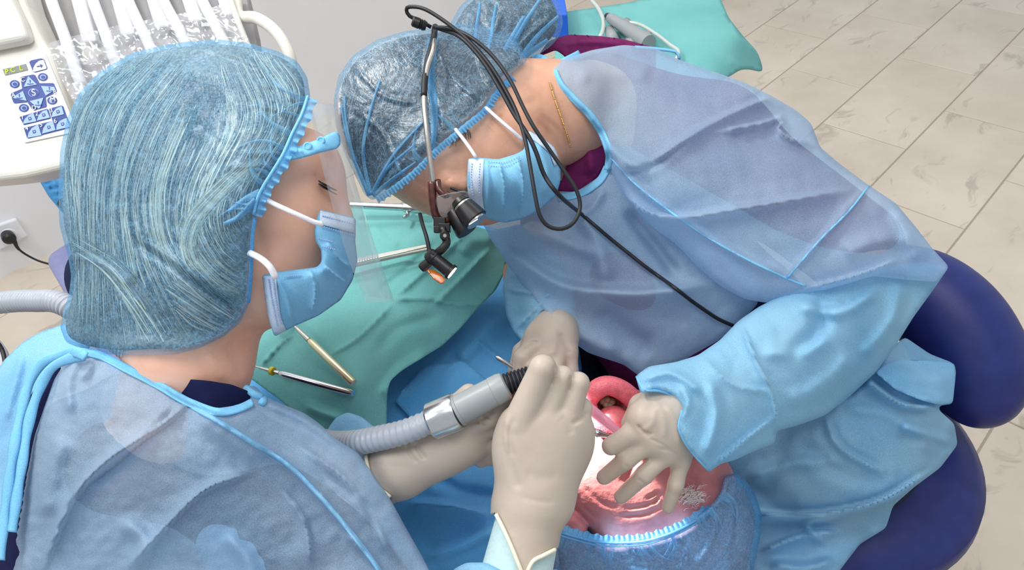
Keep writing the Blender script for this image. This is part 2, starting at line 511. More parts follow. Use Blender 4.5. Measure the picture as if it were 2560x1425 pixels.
def surfnet(G, lo, h, smooth=1):
    ins = G < 0
    c = np.zeros(tuple(s - 1 for s in G.shape), np.int8)
    offs = [(dx, dy, dz) for dx in (0, 1) for dy in (0, 1) for dz in (0, 1)]
    for dx, dy, dz in offs:
        c += ins[dx:ins.shape[0] - 1 + dx, dy:ins.shape[1] - 1 + dy, dz:ins.shape[2] - 1 + dz]
    act = (c > 0) & (c < 8)
    I = np.argwhere(act)
    val = np.stack([G[I[:, 0] + a, I[:, 1] + b, I[:, 2] + d] for a, b, d in offs], 1).astype(float)
    O = np.array(offs, float)
    acc = np.zeros((len(I), 3)); cnt = np.zeros(len(I))
    for i in range(8):
        for j in range(i + 1, 8):
            if np.abs(O[i] - O[j]).sum() != 1: continue
            mk = (val[:, i] < 0) != (val[:, j] < 0)
            t = val[:, i] / (val[:, i] - val[:, j] + 1e-12)
            t = np.where(mk, t, 0)
            acc += mk[:, None] * (O[i] + t[:, None] * (O[j] - O[i])); cnt += mk
    V = lo + h * (I + acc / cnt[:, None])
    idx = np.full(act.shape, -1, int); idx[tuple(I.T)] = np.arange(len(I))
    F = []
    for axis in range(3):
        u, v = (axis + 1) % 3, (axis + 2) % 3
        s0 = [slice(None)] * 3; s1 = [slice(None)] * 3; s0[axis] = slice(0, -1); s1[axis] = slice(1, None)
        A = ins[tuple(s0)]; B = ins[tuple(s1)]
        E = np.argwhere(A != B)
        E = E[(E[:, u] > 0) & (E[:, v] > 0) & (E[:, u] < G.shape[u] - 1) & (E[:, v] < G.shape[v] - 1)]
        sg = A[tuple(E.T)]
        def cell(du, dv):
            q = E.copy(); q[:, u] += du; q[:, v] += dv; return idx[tuple(q.T)]
        a, b, d, e = cell(-1, -1), cell(0, -1), cell(0, 0), cell(-1, 0)
        Q = np.stack([a, b, d, e], 1); Q[~sg] = Q[~sg][:, ::-1]
        F.append(Q)
    F = np.concatenate(F); F = F[(F >= 0).all(1)]
    for _ in range(smooth):
        S = np.zeros_like(V); C = np.zeros(len(V))
        for i in range(4):
            a, b = F[:, i], F[:, (i + 1) % 4]
            np.add.at(S, a, V[b]); np.add.at(C, a, 1); np.add.at(S, b, V[a]); np.add.at(C, b, 1)
        V = 0.5 * V + 0.5 * S / np.maximum(C, 1)[:, None]
    return V, [tuple(q) for q in F.tolist()]
def sculpt(V, folds, crump=None):
    """raise/lower vertices towards the camera along folds given in photo pixels"""
    x, y, d = proj(V)
    h = foldfield(x, y, folds)
    if crump:
        for sc, am, sd in crump: h = h + am * crumple(x, y, sc, sd)
    dirs = CC[None] - V; dirs /= np.linalg.norm(dirs, axis=1)[:, None]
    return V + dirs * h[:, None]

# ------------------------------------------------------------------ materials
def lin(c):
    return tuple(((v / 255.0) / 12.92 if v / 255.0 <= 0.04045 else ((v / 255.0 + 0.055) / 1.055) ** 2.4) for v in c) + (1.0,)
class NT:
    def __init__(s, name):
        s.m = bpy.data.materials.new(name); s.m.use_nodes = True
        s.t = s.m.node_tree; s.t.nodes.clear()
        s.out = s.n('ShaderNodeOutputMaterial')
    def n(s, t, **kw):
        q = s.t.nodes.new(t)
        for k, v in kw.items(): setattr(q, k, v)
        return q
    def l(s, a, b): s.t.links.new(a, b)
    def coord(s): return s.n('ShaderNodeTexCoord').outputs['Object']
    def noise(s, scale, detail=3, rough=0.5, vec=None, stretch=None):
        q = s.n('ShaderNodeTexNoise'); q.inputs['Scale'].default_value = scale; q.inputs['Detail'].default_value = detail; q.inputs['Roughness'].default_value = rough
        v = vec or s.coord()
        if stretch:
            mp = s.n('ShaderNodeMapping'); mp.inputs['Scale'].default_value = stretch; s.l(v, mp.inputs['Vector']); v = mp.outputs['Vector']
        s.l(v, q.inputs['Vector']); return q.outputs['Fac']
    def ramp(s, f, stops):
        q = s.n('ShaderNodeValToRGB'); e = q.color_ramp.elements
        while len(e) < len(stops): e.new(0.5)
        for i, (p, c) in enumerate(stops): e[i].position = p; e[i].color = c if len(c) == 4 else tuple(c) + (1,)
        s.l(f, q.inputs['Fac']); return q.outputs['Color']
    def bump(s, f, dist, strength=1.0):
        q = s.n('ShaderNodeBump'); q.inputs['Distance'].default_value = dist; q.inputs['Strength'].default_value = strength
        s.l(f, q.inputs['Height']); return q.outputs['Normal']
    def bsdf(s, col, rough=0.5, metal=0.0, spec=0.5, normal=None, **kw):
        q = s.n('ShaderNodeBsdfPrincipled')
        if isinstance(col, tuple): q.inputs['Base Color'].default_value = col
        else: s.l(col, q.inputs['Base Color'])
        q.inputs['Roughness'].default_value = rough; q.inputs['Metallic'].default_value = metal
        q.inputs['Specular IOR Level'].default_value = spec
        if normal is not None: s.l(normal, q.inputs['Normal'])
        for k, v in kw.items(): q.inputs[k].default_value = v
        return q
    def done(s, sh): s.l(sh, s.out.inputs['Surface']); return s.m
def G(v): return (v, v, v, 1)
def plain(name, c, rough=0.5, metal=0.0, spec=0.5, var=0.06, nscale=60, bump=0.0):
    t = NT(name); b = lin(c)
    lo = tuple(max(0, v * (1 - var)) for v in b[:3]); hi = tuple(min(1, v * (1 + var)) for v in b[:3])
    f = t.noise(nscale, 3)
    col = t.ramp(f, [(0.3, lo), (0.7, hi)])
    nm = t.bump(t.noise(nscale * 4, 2), bump) if bump else None
    return t.done(t.bsdf(col, rough, metal, spec, nm).outputs[0])

def cloth_mat(name, c1, c2, cover, weave=950.0, transl=0.35, rough=0.8, cvar=0.10):
    """thin nonwoven: partly see-through, lets light through"""
    t = NT(name); co = t.coord()
    big = t.noise(9, 2, vec=co); fine = t.noise(weave, 2, 0.6, vec=co)
    w1 = t.n('ShaderNodeTexVoronoi'); w1.inputs['Scale'].default_value = weave * 1.6; t.l(co, w1.inputs['Vector'])
    mix = t.n('ShaderNodeMath', operation='MULTIPLY_ADD'); t.l(fine, mix.inputs[0]); mix.inputs[1].default_value = 0.7; t.l(big, mix.inputs[2])
    col = t.ramp(mix.outputs[0], [(0.55, lin(c1)), (1.15 if False else 0.98, lin(c2))])
    nm = t.bump(w1.outputs['Distance'], 0.0004, 0.35)
    d = t.bsdf(col, rough, 0, 0.25, nm)
    tr = t.n('ShaderNodeBsdfTranslucent'); t.l(col, tr.inputs['Color'])
    m1 = t.n('ShaderNodeMixShader'); m1.inputs[0].default_value = transl; t.l(d.outputs[0], m1.inputs[1]); t.l(tr.outputs[0], m1.inputs[2])
    tp = t.n('ShaderNodeBsdfTransparent'); tp.inputs['Color'].default_value = lin((234, 243, 251))
    f = t.n('ShaderNodeMapRange'); t.l(fine, f.inputs['Value']); f.inputs['From Min'].default_value = 0.3; f.inputs['From Max'].default_value = 0.7
    f.inputs['To Min'].default_value = cover - cvar; f.inputs['To Max'].default_value = cover + cvar
    m2 = t.n('ShaderNodeMixShader'); t.l(f.outputs[0], m2.inputs[0]); t.l(tp.outputs[0], m2.inputs[1]); t.l(m1.outputs[0], m2.inputs[2])
    return t.done(m2.outputs[0])
M = {}
M['gown'] = cloth_mat('gown_nonwoven', (164, 200, 232), (196, 222, 246), 0.56, cvar=.06)
M['skirt'] = cloth_mat('gown_skirt_nonwoven', (140, 202, 240), (174, 222, 250), 0.80, cvar=.06)
M['gown_bind'] = cloth_mat('gown_binding', (120, 195, 238), (140, 208, 244), 0.97, transl=0.2)
M['sleeve'] = cloth_mat('gown_sleeve_nonwoven', (132, 200, 240), (170, 222, 250), 0.88, cvar=.06)
M['drape_blue'] = cloth_mat('blue_drape_paper', (78, 160, 222), (102, 180, 234), 0.99, transl=0.12)
M['drape_teal'] = cloth_mat('teal_drape_paper', (110, 184, 184), (126, 196, 194), 0.99, transl=0.15)  # teal lightened to make up for the shade the heads cast on the tray
M['mask'] = cloth_mat('mask_blue', (118, 184, 224), (140, 200, 234), 0.99, transl=0.15, weave=1100)
M['mask_white'] = cloth_mat('mask_edge', (196, 216, 240), (216, 230, 246), 0.99, transl=0.1, weave=1100)

def cap_mat(name, c1, c2, lo, hi, wr=46.0, gloss=0.45, rc=0.16, sheen=0.05):
    t = NT(name); co = t.coord()
    wn = t.n('ShaderNodeTexNoise'); wn.inputs['Scale'].default_value = 7; wn.inputs['Detail'].default_value = 2; t.l(co, wn.inputs['Vector'])
    add = t.n('ShaderNodeVectorMath', operation='MULTIPLY_ADD'); t.l(wn.outputs['Color'], add.inputs[0]); add.inputs[1].default_value = (0.12, 0.12, 0.12); t.l(co, add.inputs[2])
    n1 = t.noise(wr, 4, 0.65, vec=add.outputs[0]); n2 = t.noise(520, 3, 0.7, vec=co)
    # ridged crinkles
    r = t.n('ShaderNodeMath', operation='SUBTRACT'); t.l(n1, r.inputs[0]); r.inputs[1].default_value = 0.5
    a = t.n('ShaderNodeMath', operation='ABSOLUTE'); t.l(r.outputs[0], a.inputs[0])
    ridge = t.n('ShaderNodeMapRange'); t.l(a.outputs[0], ridge.inputs['Value']); ridge.inputs['From Min'].default_value = 0.0; ridge.inputs['From Max'].default_value = 0.045
    ridge.inputs['To Min'].default_value = 1.0; ridge.inputs['To Max'].default_value = 0.0
    col = t.ramp(n2, [(0.35, lin(c1)), (0.65, lin(c2))])
    nm = t.bump(n1, 0.004, 0.5)
    d = t.bsdf(col, gloss, 0, 0.5, nm)
    tr = t.n('ShaderNodeBsdfTranslucent'); t.l(col, tr.inputs['Color'])
    m1 = t.n('ShaderNodeMixShader'); m1.inputs[0].default_value = 0.25; t.l(d.outputs[0], m1.inputs[1]); t.l(tr.outputs[0], m1.inputs[2])
    tp = t.n('ShaderNodeBsdfTransparent'); tp.inputs['Color'].default_value = lin((228, 241, 251))
    f = t.n('ShaderNodeMapRange'); t.l(n2, f.inputs['Value']); f.inputs['From Min'].default_value = 0.3; f.inputs['From Max'].default_value = 0.7
    f.inputs['To Min'].default_value = lo; f.inputs['To Max'].default_value = hi
    f2 = t.n('ShaderNodeMath', operation='MULTIPLY_ADD'); t.l(ridge.outputs[0], f2.inputs[0]); f2.inputs[1].default_value = rc; t.l(f.outputs[0], f2.inputs[2]); f2.use_clamp = True
    m2 = t.n('ShaderNodeMixShader'); t.l(f2.outputs[0], m2.inputs[0]); t.l(tp.outputs[0], m2.inputs[1]); t.l(m1.outputs[0], m2.inputs[2])
    gl = t.n('ShaderNodeBsdfGlossy'); gl.inputs['Roughness'].default_value = .33; t.l(nm, gl.inputs['Normal'])
    m3 = t.n('ShaderNodeMixShader'); m3.inputs[0].default_value = sheen; t.l(m2.outputs[0], m3.inputs[1]); t.l(gl.outputs[0], m3.inputs[2])
    return t.done(m3.outputs[0])
M['cap_a'] = cap_mat('cap_web_pale', (108, 182, 230), (146, 206, 240), 0.12, 0.40, wr=30, rc=.10, sheen=.010)
M['cap_d'] = cap_mat('cap_web_glossy', (110, 190, 240), (160, 216, 250), 0.03, 0.25, wr=95, gloss=0.28, rc=.2, sheen=.075)  # rc draws pale crinkle lines where the cap glints
M['cap_p'] = cap_mat('cap_web_bright', (84, 172, 236), (120, 198, 246), 0.26, 0.56, wr=50)
M['cap_fold'] = cloth_mat('cap_fold_cloth', (122, 194, 238), (158, 216, 246), 0.38, transl=0.3)
M['cap_hem'] = cloth_mat('cap_hem_cloth', (92, 172, 228), (128, 198, 240), 0.86, transl=0.3)

def skin_mat(name, c1, c2, c3, bump=0.0006, bscale=170, sss=0.12):
    t = NT(name); co = t.coord()
    col = t.ramp(t.noise(22, 4, 0.6, vec=co), [(0.28, lin(c1)), (0.5, lin(c2)), (0.74, lin(c3))])
    nm = t.bump(t.noise(bscale, 3, 0.6, vec=co), bump, 0.5)
    b = t.bsdf(col, 0.46, 0, 0.4, nm)
    b.inputs['Subsurface Weight'].default_value = sss; b.inputs['Subsurface Radius'].default_value = (0.010, 0.004, 0.002); b.inputs['Subsurface Scale'].default_value = 0.6
    return t.done(b.outputs[0])
M['skin_a'] = skin_mat('skin_tan', (222, 166, 138), (234, 180, 154), (240, 190, 166))  # base tones lightened to counter the shadow over the assistant's face
M['skin_d'] = skin_mat('skin_olive', (186, 134, 108), (202, 152, 126), (210, 162, 138))
M['skin_p'] = skin_mat('skin_ruddy', (178, 98, 100), (204, 126, 124), (218, 148, 144), bump=0.0012, bscale=120)  # reds deepened in the colour because the headlamp washes this face pale
M['lip'] = plain('lip_red', (212, 100, 112), 0.36, 0, 0.5, 0.16, 160, .0006)
M['gum'] = plain('mouth_inside', (132, 44, 48), 0.3, 0, 0.5, 0.25, 120)
M['tongue'] = plain('tongue_pink', (216, 108, 118), 0.28, 0, 0.6, 0.15, 200, 0.0004)
M['tooth'] = plain('tooth_enamel', (196, 186, 160), 0.25)
def glove_mat():
    t = NT('latex_glove'); co = t.coord()
    col = t.ramp(t.noise(16, 3, 0.5, vec=co), [(0.3, lin((180, 166, 153))), (0.7, lin((194, 180, 166)))])
    nm = t.bump(t.noise(130, 4, 0.6, vec=co, stretch=(1, 1, 0.35)), 0.0007, 0.45)
    b = t.bsdf(col, 0.42, 0, 0.4, nm)
    b.inputs['Subsurface Weight'].default_value = 0.1; b.inputs['Subsurface Radius'].default_value = (0.008, 0.005, 0.003); b.inputs['Subsurface Scale'].default_value = 0.5
    return t.done(b.outputs[0])
M['glove'] = glove_mat()
M['glove_thin'] = glove_mat(); M['glove_thin'].name = 'latex_glove_thin'
M['glove_hem'] = plain('glove_rolled_hem', (236, 230, 206), 0.45)
M['cuff_knit'] = plain('knit_cuff', (196, 222, 224), 0.8, 0, 0.2, 0.06, 300)
M['scrub_purple'] = plain('scrub_purple', (112, 36, 88), 0.85, 0, 0.15, 0.12, 120, 0.0003)
M['scrub_navy'] = plain('scrub_navy', (22, 26, 62), 0.85, 0, 0.15, 0.12, 120, 0.0003)
M['trouser'] = plain('trouser_dark', (30, 42, 70), 0.85, 0, 0.15, 0.1, 120)
def hair_mat(name):
    t = NT(name)
    at = t.n('ShaderNodeAttribute'); at.attribute_name = 'Col'
    return t.done(t.bsdf(at.outputs['Color'], 0.42, 0, 0.45).outputs[0])
M['hair_strand'] = hair_mat('hair_strands')
M['hair_under_a'] = plain('hair_under_brown', (124, 116, 102), 0.6, 0, 0.3, 0.5, 260)
M['hair_under_d'] = plain('hair_under_black', (30, 26, 28), 0.45, 0, 0.5, 0.5, 260)
M['hair_under_p'] = plain('hair_under_grey', (164, 130, 140), 0.6, 0, 0.3, 0.3, 120)
M['brow'] = plain('brow_hair', (90, 66, 54), 0.6); M['white_hair'] = plain('white_hair', (250, 240, 238), 0.5)  # white_hair brightened to near white for the lamplight on the patient's brow
M['black'] = plain('black_plastic', (22, 22, 24), 0.38, 0, 0.5, 0.15)
M['rubber'] = plain('black_rubber', (26, 28, 34), 0.5, 0, 0.4, 0.1)
M['steel'] = plain('polished_steel', (206, 208, 210), 0.22, 1.0, 0.5, 0.05, 200)
M['satin'] = plain('satin_steel', (196, 192, 184), 0.34, 1.0, 0.5, 0.06, 300)
M['gold'] = plain('gold', (232, 182, 110), 0.25, 1.0)
M['brass_grip'] = plain('champagne_handle', (226, 214, 178), 0.32, 0.85)
M['yellow'] = plain('yellow_ring', (206, 186, 40), 0.5)
M['tortoise'] = plain('tortoise_frame', (74, 34, 28), 0.25, 0, 0.6, 0.5, 120)
M['ivory'] = plain('ivory_plastic', (226, 224, 214), 0.38, 0, 0.5, 0.02)
M['white_plastic'] = plain('white_plastic', (232, 232, 238), 0.35, 0, 0.5, 0.02)
M['grey_plastic'] = plain('grey_plastic', (146, 151, 153), 0.38, 0, 0.5, 0.03)
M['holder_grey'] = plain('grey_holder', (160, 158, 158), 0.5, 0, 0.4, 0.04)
M['hose_grey'] = plain('grey_hose', (164, 170, 180), 0.35, 0, 0.5, 0.03)
M['key_white'] = plain('keypad_white', (226, 228, 240), 0.3, 0, 0.5, 0.01)
M['key_blue'] = plain('key_blue', (22, 52, 138), 0.35, 0, 0.5, 0.03)
M['key_light'] = plain('key_light_blue', (150, 180, 232), 0.35, 0, 0.5, 0.03)
M['lcd'] = plain('display_dark', (92, 96, 88), 0.2)
M['loop_white'] = plain('white_elastic', (236, 234, 240), 0.7, 0, 0.3, 0.02)
M['lavender'] = plain('chair_vinyl', (146, 150, 196), 0.45, 0, 0.4, 0.04)
M['blue_box'] = plain('blue_box', (34, 96, 208), 0.5)
M['patient_cloth'] = plain('patient_clothes', (30, 38, 66), 0.85, 0, 0.2, 0.1, 90)
M['shoe'] = plain('dark_shoe', (44, 44, 52), 0.6)
def vinyl():
    t = NT('navy_vinyl'); co = t.coord()
    col = t.ramp(t.noise(40, 3, vec=co), [(0.3, lin((30, 40, 104))), (0.7, lin((38, 48, 116)))])
    nm = t.bump(t.noise(900, 2, vec=co), 0.0004, 0.4)
    return t.done(t.bsdf(col, 0.42, 0, 0.4, nm).outputs[0])
M['vinyl'] = vinyl()
def emit(name, c, s):
    t = NT(name); e = t.n('ShaderNodeEmission'); e.inputs[0].default_value = lin(c); e.inputs[1].default_value = s
    return t.done(e.outputs[0])
M['led'] = emit('led_lit', (255, 246, 225), 5.0); M['digit'] = emit('display_digit', (214, 236, 60), 1.4)
def glassy(name, c, cover, rough=0.06, spec=0.6, alpha_noise=None):
    t = NT(name)
    b = t.bsdf(lin(c), rough, 0, spec)
    tp = t.n('ShaderNodeBsdfTransparent'); tp.inputs[0].default_value = (0.97, 0.98, 0.99, 1)
    mx = t.n('ShaderNodeMixShader')
    if alpha_noise:
        f = t.n('ShaderNodeMapRange'); t.l(t.noise(alpha_noise, 3, 0.6), f.inputs['Value']); f.inputs['From Min'].default_value = 0.4; f.inputs['From Max'].default_value = 0.7
        f.inputs['To Min'].default_value = cover * 0.6; f.inputs['To Max'].default_value = min(1, cover * 1.7); t.l(f.outputs[0], mx.inputs[0])
    else: mx.inputs[0].default_value = cover
    gl = t.n('ShaderNodeBsdfGlossy'); gl.inputs['Roughness'].default_value = rough; gl.inputs['Color'].default_value = (1, 1, 1, 1)
    ad = t.n('ShaderNodeMixShader'); ad.inputs[0].default_value = 0.06
    t.l(tp.outputs[0], mx.inputs[1]); t.l(b.outputs[0], mx.inputs[2])
    t.l(mx.outputs[0], ad.inputs[1]); t.l(gl.outputs[0], ad.inputs[2])
    return t.done(ad.outputs[0])
M['shield'] = glassy('clear_visor', (220, 230, 236), 0.27, 0.12)  # milky cover raised to carry the whitish reflection on the visor
M['lens'] = glassy('clear_lens', (190, 200, 206), 0.12, 0.03)
M['film'] = glassy('clear_film', (214, 214, 220), 0.3, 0.10, alpha_noise=40)
M['amber'] = glassy('amber_filter', (190, 96, 14), 0.85, 0.15)
M['pink_tube'] = glassy('pink_clear_tube', (246, 176, 206), 0.82, 0.12)
M['tubing'] = glassy('clear_tubing', (214, 220, 214), 0.7, 0.15)

def tile_mat():
    t = NT('stone_tile'); co = t.coord()
    oi = t.n('ShaderNodeObjectInfo')
    sh = t.n('ShaderNodeVectorMath', operation='MULTIPLY_ADD'); sh.inputs[1].default_value = (13.0, 7.0, 5.0)
    cmb = t.n('ShaderNodeCombineXYZ'); t.l(oi.outputs['Random'], cmb.inputs[0]); t.l(oi.outputs['Random'], cmb.inputs[1])
    t.l(cmb.outputs[0], sh.inputs[0]); t.l(co, sh.inputs[2])
    v = sh.outputs[0]
    warp = t.n('ShaderNodeTexNoise'); warp.inputs['Scale'].default_value = 5; t.l(v, warp.inputs['Vector'])
    wv = t.n('ShaderNodeVectorMath', operation='MULTIPLY_ADD'); t.l(warp.outputs['Color'], wv.inputs[0]); wv.inputs[1].default_value = (0.25, 0.25, 0.0); t.l(v, wv.inputs[2])
    n = t.noise(5.5, 6, 0.62, vec=wv.outputs[0], stretch=(0.55, 1.9, 1))
    base = t.ramp(t.noise(3.0, 4, 0.6, vec=v), [(0.3, lin((204, 191, 173))), (0.7, lin((222, 210, 194)))])
    vein = t.ramp(n, [(0.30, G(0.55)), (0.36, G(1.0)), (0.58, G(1.0)), (0.655, G(0.50)), (0.72, G(0.94))])
    mx = t.n('ShaderNodeMix', data_type='RGBA', blend_type='MULTIPLY'); mx.inputs[0].default_value = 0.55
    t.l(base, mx.inputs[6]); t.l(vein, mx.inputs[7])
    return t.done(t.bsdf(mx.outputs[2], 0.3, 0, 0.45).outputs[0])
M['tile'] = tile_mat()
M['grout'] = plain('grout', (176, 164, 150), 0.9)
M['wall'] = plain('wall_paint', (230, 230, 233), 0.75, 0, 0.3, 0.015, 8)

# ------------------------------------------------------------------ floor and wall
_a = TILE_ANG
UD = np.array([math.sin(_a), math.cos(_a), 0]); VD = np.array([math.cos(_a), -math.sin(_a), 0])
WA = PZ(0, 695, 0); WB = PZ(820, 285, 0)
wd = (WB - WA); wd /= np.linalg.norm(wd); wn = np.array([wd[1], -wd[0], 0])        # points into the room
if (CC - WA) @ wn < 0: wn = -wn
floor = obj('floor', *prism_vf([np.array(q) for q in ((-3.2, -2.0, -0.003), (4.6, -2.0, -0.003), (4.6, 6.5, -0.003), (-3.2, 6.5, -0.003))], np.array([0, 0, -0.06])), M['grout'], smooth=False, recalc=True)
tag(floor, kind='structure')
TW, TL = 0.2125 * CAMH, 0.4347 * CAMH
bm = bmesh.new()
V, F = box_vf((0, 0, -0.008), (TL / 2 - 0.0022, 0, 0), (0, TW / 2 - 0.0022, 0), (0, 0, 0.008))
vs = [bm.verts.new(v) for v in V]
for f in F: bm.faces.new([vs[i] for i in f])
bmesh.ops.recalc_face_normals(bm, faces=bm.faces)
bmesh.ops.bevel(bm, geom=[e for e in bm.edges if all(v.co.z > -0.001 for v in e.verts)], offset=0.0016, segments=1, affect='EDGES')
tile_me = bpy.data.meshes.new('floor_tile'); bm.to_mesh(tile_me); bm.free(); tile_me.materials.append(M['tile'])
ang = math.atan2(UD[1], UD[0])
for k in range(-14, 12):
    v = (0.0235 + 0.2125 * (k + 0.5)) * CAMH
    u0 = 3.165 + (TL / 2 if k % 2 else 0)
    for j in range(-14, 6):
        c = UD * (u0 + (j + 0.5) * TL) + VD * v
        if (c - WA) @ wn < -0.28 or c[0] > 4.3 or c[1] > 6.2: continue
        x, y, d = proj(np.array([c]))
        if d[0] < 0.3 or x[0] < -700 or x[0] > 3500 or y[0] < -420 or y[0] > 1800: continue
        o = bpy.data.objects.new('floor_tile', tile_me); COL.objects.link(o)
        o.location = c; o.rotation_euler = (0, 0, ang)
        o.parent = floor
w0 = WA - wd * 2.5; w1 = WB + wd * 3.2
wall = obj('wall_back', *prism_vf([w0, w1, w1 + np.array([0, 0, 2.75]), w0 + np.array([0, 0, 2.75])], -wn * 0.1), M['wall'], smooth=False, recalc=True)
tag(wall, kind='structure')
def onwall(x, y, off=0.0):
    v = P(x, y, 1.0) - CC
    return CC + v * (((WA + wn * off - CC) @ wn) / (v @ wn))

# ------------------------------------------------------------------ wall socket and plug
sk = empty('wall_socket', onwall(30, 580)); tag(sk, 'white wall socket with black round plug in it', 'socket')
slab('faceplate', [onwall(-30, 565), onwall(38, 542), onwall(66, 585), onwall(-8, 622)], wn * 0.02, M['white_plastic'], sk, 0.005)
sc = onwall(22, 588, 0.02)
lathe('socket_ring', sc - wn * 0.004, sc + wn, [(0, 0.024), (0.006, 0.024), (0.008, 0.021)], M['white_plastic'], sk)
pg = empty('power_plug', onwall(20, 588, 0.03)); tag(pg, 'black round power plug with thin black cable', 'plug')
pc0 = onwall(18, 588, 0.025)
lathe('plug_body', pc0, pc0 + wn, [(0, 0.019), (0.02, 0.021), (0.03, 0.020), (0.036, 0.012)], M['black'], pg)
Cc = crom([pc0 + wn * 0.02, onwall(34, 600, 0.055), onwall(46, 622, 0.06), onwall(75, 642, 0.07), onwall(115, 658, 0.09), onwall(190, 672, 0.12)], 0.01)
V, F = tube_vf(Cc, np.where(np.arange(len(Cc)) < 7, 0.010 - 0.0009 * np.arange(len(Cc)).clip(0, 7), 0.0035), 8)
obj('cable', V, F, M['black'], pg)

# ------------------------------------------------------------------ operator stool (navy)
SZ = 0.50
sc = PZ(2102, 1100, SZ)
stool = empty('operator_stool', (sc[0], sc[1], 0)); tag(stool, 'navy vinyl operator stool with curved padded backrest', 'stool')
SR = 0.197
seat = lathe('seat', (sc[0], sc[1], SZ - 0.085), (sc[0], sc[1], SZ), [(0.0, SR - 0.03), (0.01, SR - 0.012), (0.035, SR), (0.06, SR - 0.004), (0.076, SR - 0.02), (0.085, SR - 0.05), (0.086, 0.02)], M['vinyl'], stool, 64, ang=80)
lathe('seat_plate', (sc[0], sc[1], SZ - 0.105), (sc[0], sc[1], SZ), [(0, 0.10), (0.021, 0.10)], M['black'], stool)
lathe('gas_lift', (sc[0], sc[1], 0.06), (sc[0], sc[1], SZ), [(0, 0.028), (0.2, 0.028), (0.201, 0.016), (0.35, 0.016)], M['steel'], stool)
for i in range(5):
    cs_ = PZ(2322, 1388, .03) - sc; t = math.atan2(cs_[1], cs_[0]) + math.radians(72 * i); LL = min(.34, float(np.hypot(cs_[0], cs_[1]))); dr = np.array([math.cos(t), math.sin(t), 0])
    c0 = np.array([sc[0], sc[1], 0.075])
    leg = obj('leg', *tube_vf(np.array([c0, c0 + dr * LL / 2 + [0, 0, -0.005], c0 + dr * LL + [0, 0, -0.02]]), [0.022, 0.018, 0.014], 10), M['black'], stool)
    e = c0 + dr * LL; sd = np.array([-dr[1], dr[0], 0])
    for s_ in (-1, 1):
        q = np.array([e[0], e[1], 0.026]) + sd * 0.012 * s_
        lathe('caster', q - sd * 0.008, q + sd, [(0, 0.020), (0.003, 0.026), (0.013, 0.026), (0.016, 0.020)], M['black'], leg, 20)
# backrest: padded bar curved around the right of the seat
cpx = [(2240, 700), (2315, 738), (2380, 806), (2424, 880), (2444, 945), (2446, 992)]
bc = np.array([[*P(x, y, d), r] for (x, y), d, r in zip(cpx, (1.00, .99, .975, .963, .957, .955), (0.048, 0.0545, 0.0598, 0.0587, 0.0535, 0.0378))])
c = crom(bc, 0.012)
Vt, Ft = sdf_vf([cap_(c[i, :3], c[i + 1, :3], c[i, 3], c[i + 1, 3]) for i in range(len(c) - 1)], 0.006, 0.02, smooth=4)
obj('backrest', Vt, Ft, M['vinyl'], stool)
br = c[-1, :3]; e0 = np.array([sc[0], sc[1], SZ - 0.09])
obj('backrest_bracket', *tube_vf(crom([e0, np.array([br[0] * 0.85 + sc[0] * 0.15, br[1] * 0.85 + sc[1] * 0.15, SZ - 0.09]), np.array([c[len(c) * 2 // 3, 0], c[len(c) * 2 // 3, 1], SZ - 0.02]), c[len(c) * 2 // 3, :3]], 0.01), 0.012, 10), M['black'], stool)

# ------------------------------------------------------------------ draped side cart, upper right
CZ = 0.78
cd = lambda x, y, z=CZ: (x, y, z)
crt = empty('instrument_cart', PZ(1620, 90, 0.0) * [1, 1, 0]); tag(crt, 'steel instrument cart under a teal paper drape', 'cart')
q = [PZ(1440, 45, CZ - 0.01), PZ(1780, 5, CZ - 0.02), PZ(1815, 120, CZ - 0.02), PZ(1440, 240, CZ - 0.01)]
slab('tray_top', q, np.array([0, 0, -0.02]), M['satin'], crt, 0.004)
for i, c_ in enumerate(q):
    mid = sum(q) / 4; b = c_ * 0.93 + mid * 0.07
    obj('leg', *tube_vf(np.array([[b[0], b[1], CZ - 0.03], [b[0], b[1], 0.4], [b[0], b[1], 0.03]]), 0.012, 12), M['steel'], crt)
q2 = [np.array([c_[0], c_[1], 0.28]) for c_ in q]
slab('lower_shelf', q2, np.array([0, 0, -0.015]), M['satin'], crt, 0.004)
ol = [(1405, 30), (1480, 20), (1560, 8), (1660, -12), (1795, -18), (1822, 45), (1862, 95), (1893, 128), (1904, 158), (1908, 181), (1872, 172), (1848, 175), (1836, 184), (1800, 205), (1700, 270), (1400, 280), (1385, 110)]
R = patch(ol, [(1405, 30, .78), (1560, 8, .785), (1795, -18, .77), (1850, 90, .775), (1904, 160, .70), (1908, 181, .69), (1850, 175, .745), (1600, 120, .785), (1400, 250, .78)],
          folds=[([(1560, 62), (1700, 40), (1810, 18)], 7, .004), ([(1640, 75), (1760, 55), (1850, 40)], 7, -.003), ([(1420, 80), (1480, 75), (1530, 72)], 7, .003), ([(1820, 150), (1840, 160), (1850, 175)], 8, .006)],
          crump=[(70, .002, 3)], zmode=True, s=9)
dr = pobj('cart_drape', R, M['drape_teal'], None, 0.0012); tag(dr, 'teal paper drape spread over the cart behind the dentist', 'drape')
hpR = R
hp = empty('surgical_handpiece', P(1570, 70, R.depth(1570, 70)[0])); tag(hp, 'grey surgical handpiece with wing holder on teal cart drape', 'handpiece')
def zq(x, y, dz=0.0): return PZ(x, y, CZ + 0.013 + dz)
a, b = zq(1524, 44, .02), zq(1622, 108, .02)
L = np.linalg.norm(b - a)
lathe('body', a, b, [(0, .009), (.01, .011), (L * .3, .012), (L * .6, .014), (L, .016)], M['grey_plastic'], hp)
lathe('tip', a - (b - a) / L * .012, b, [(0, .006), (.012, .009)], M['black'], hp)
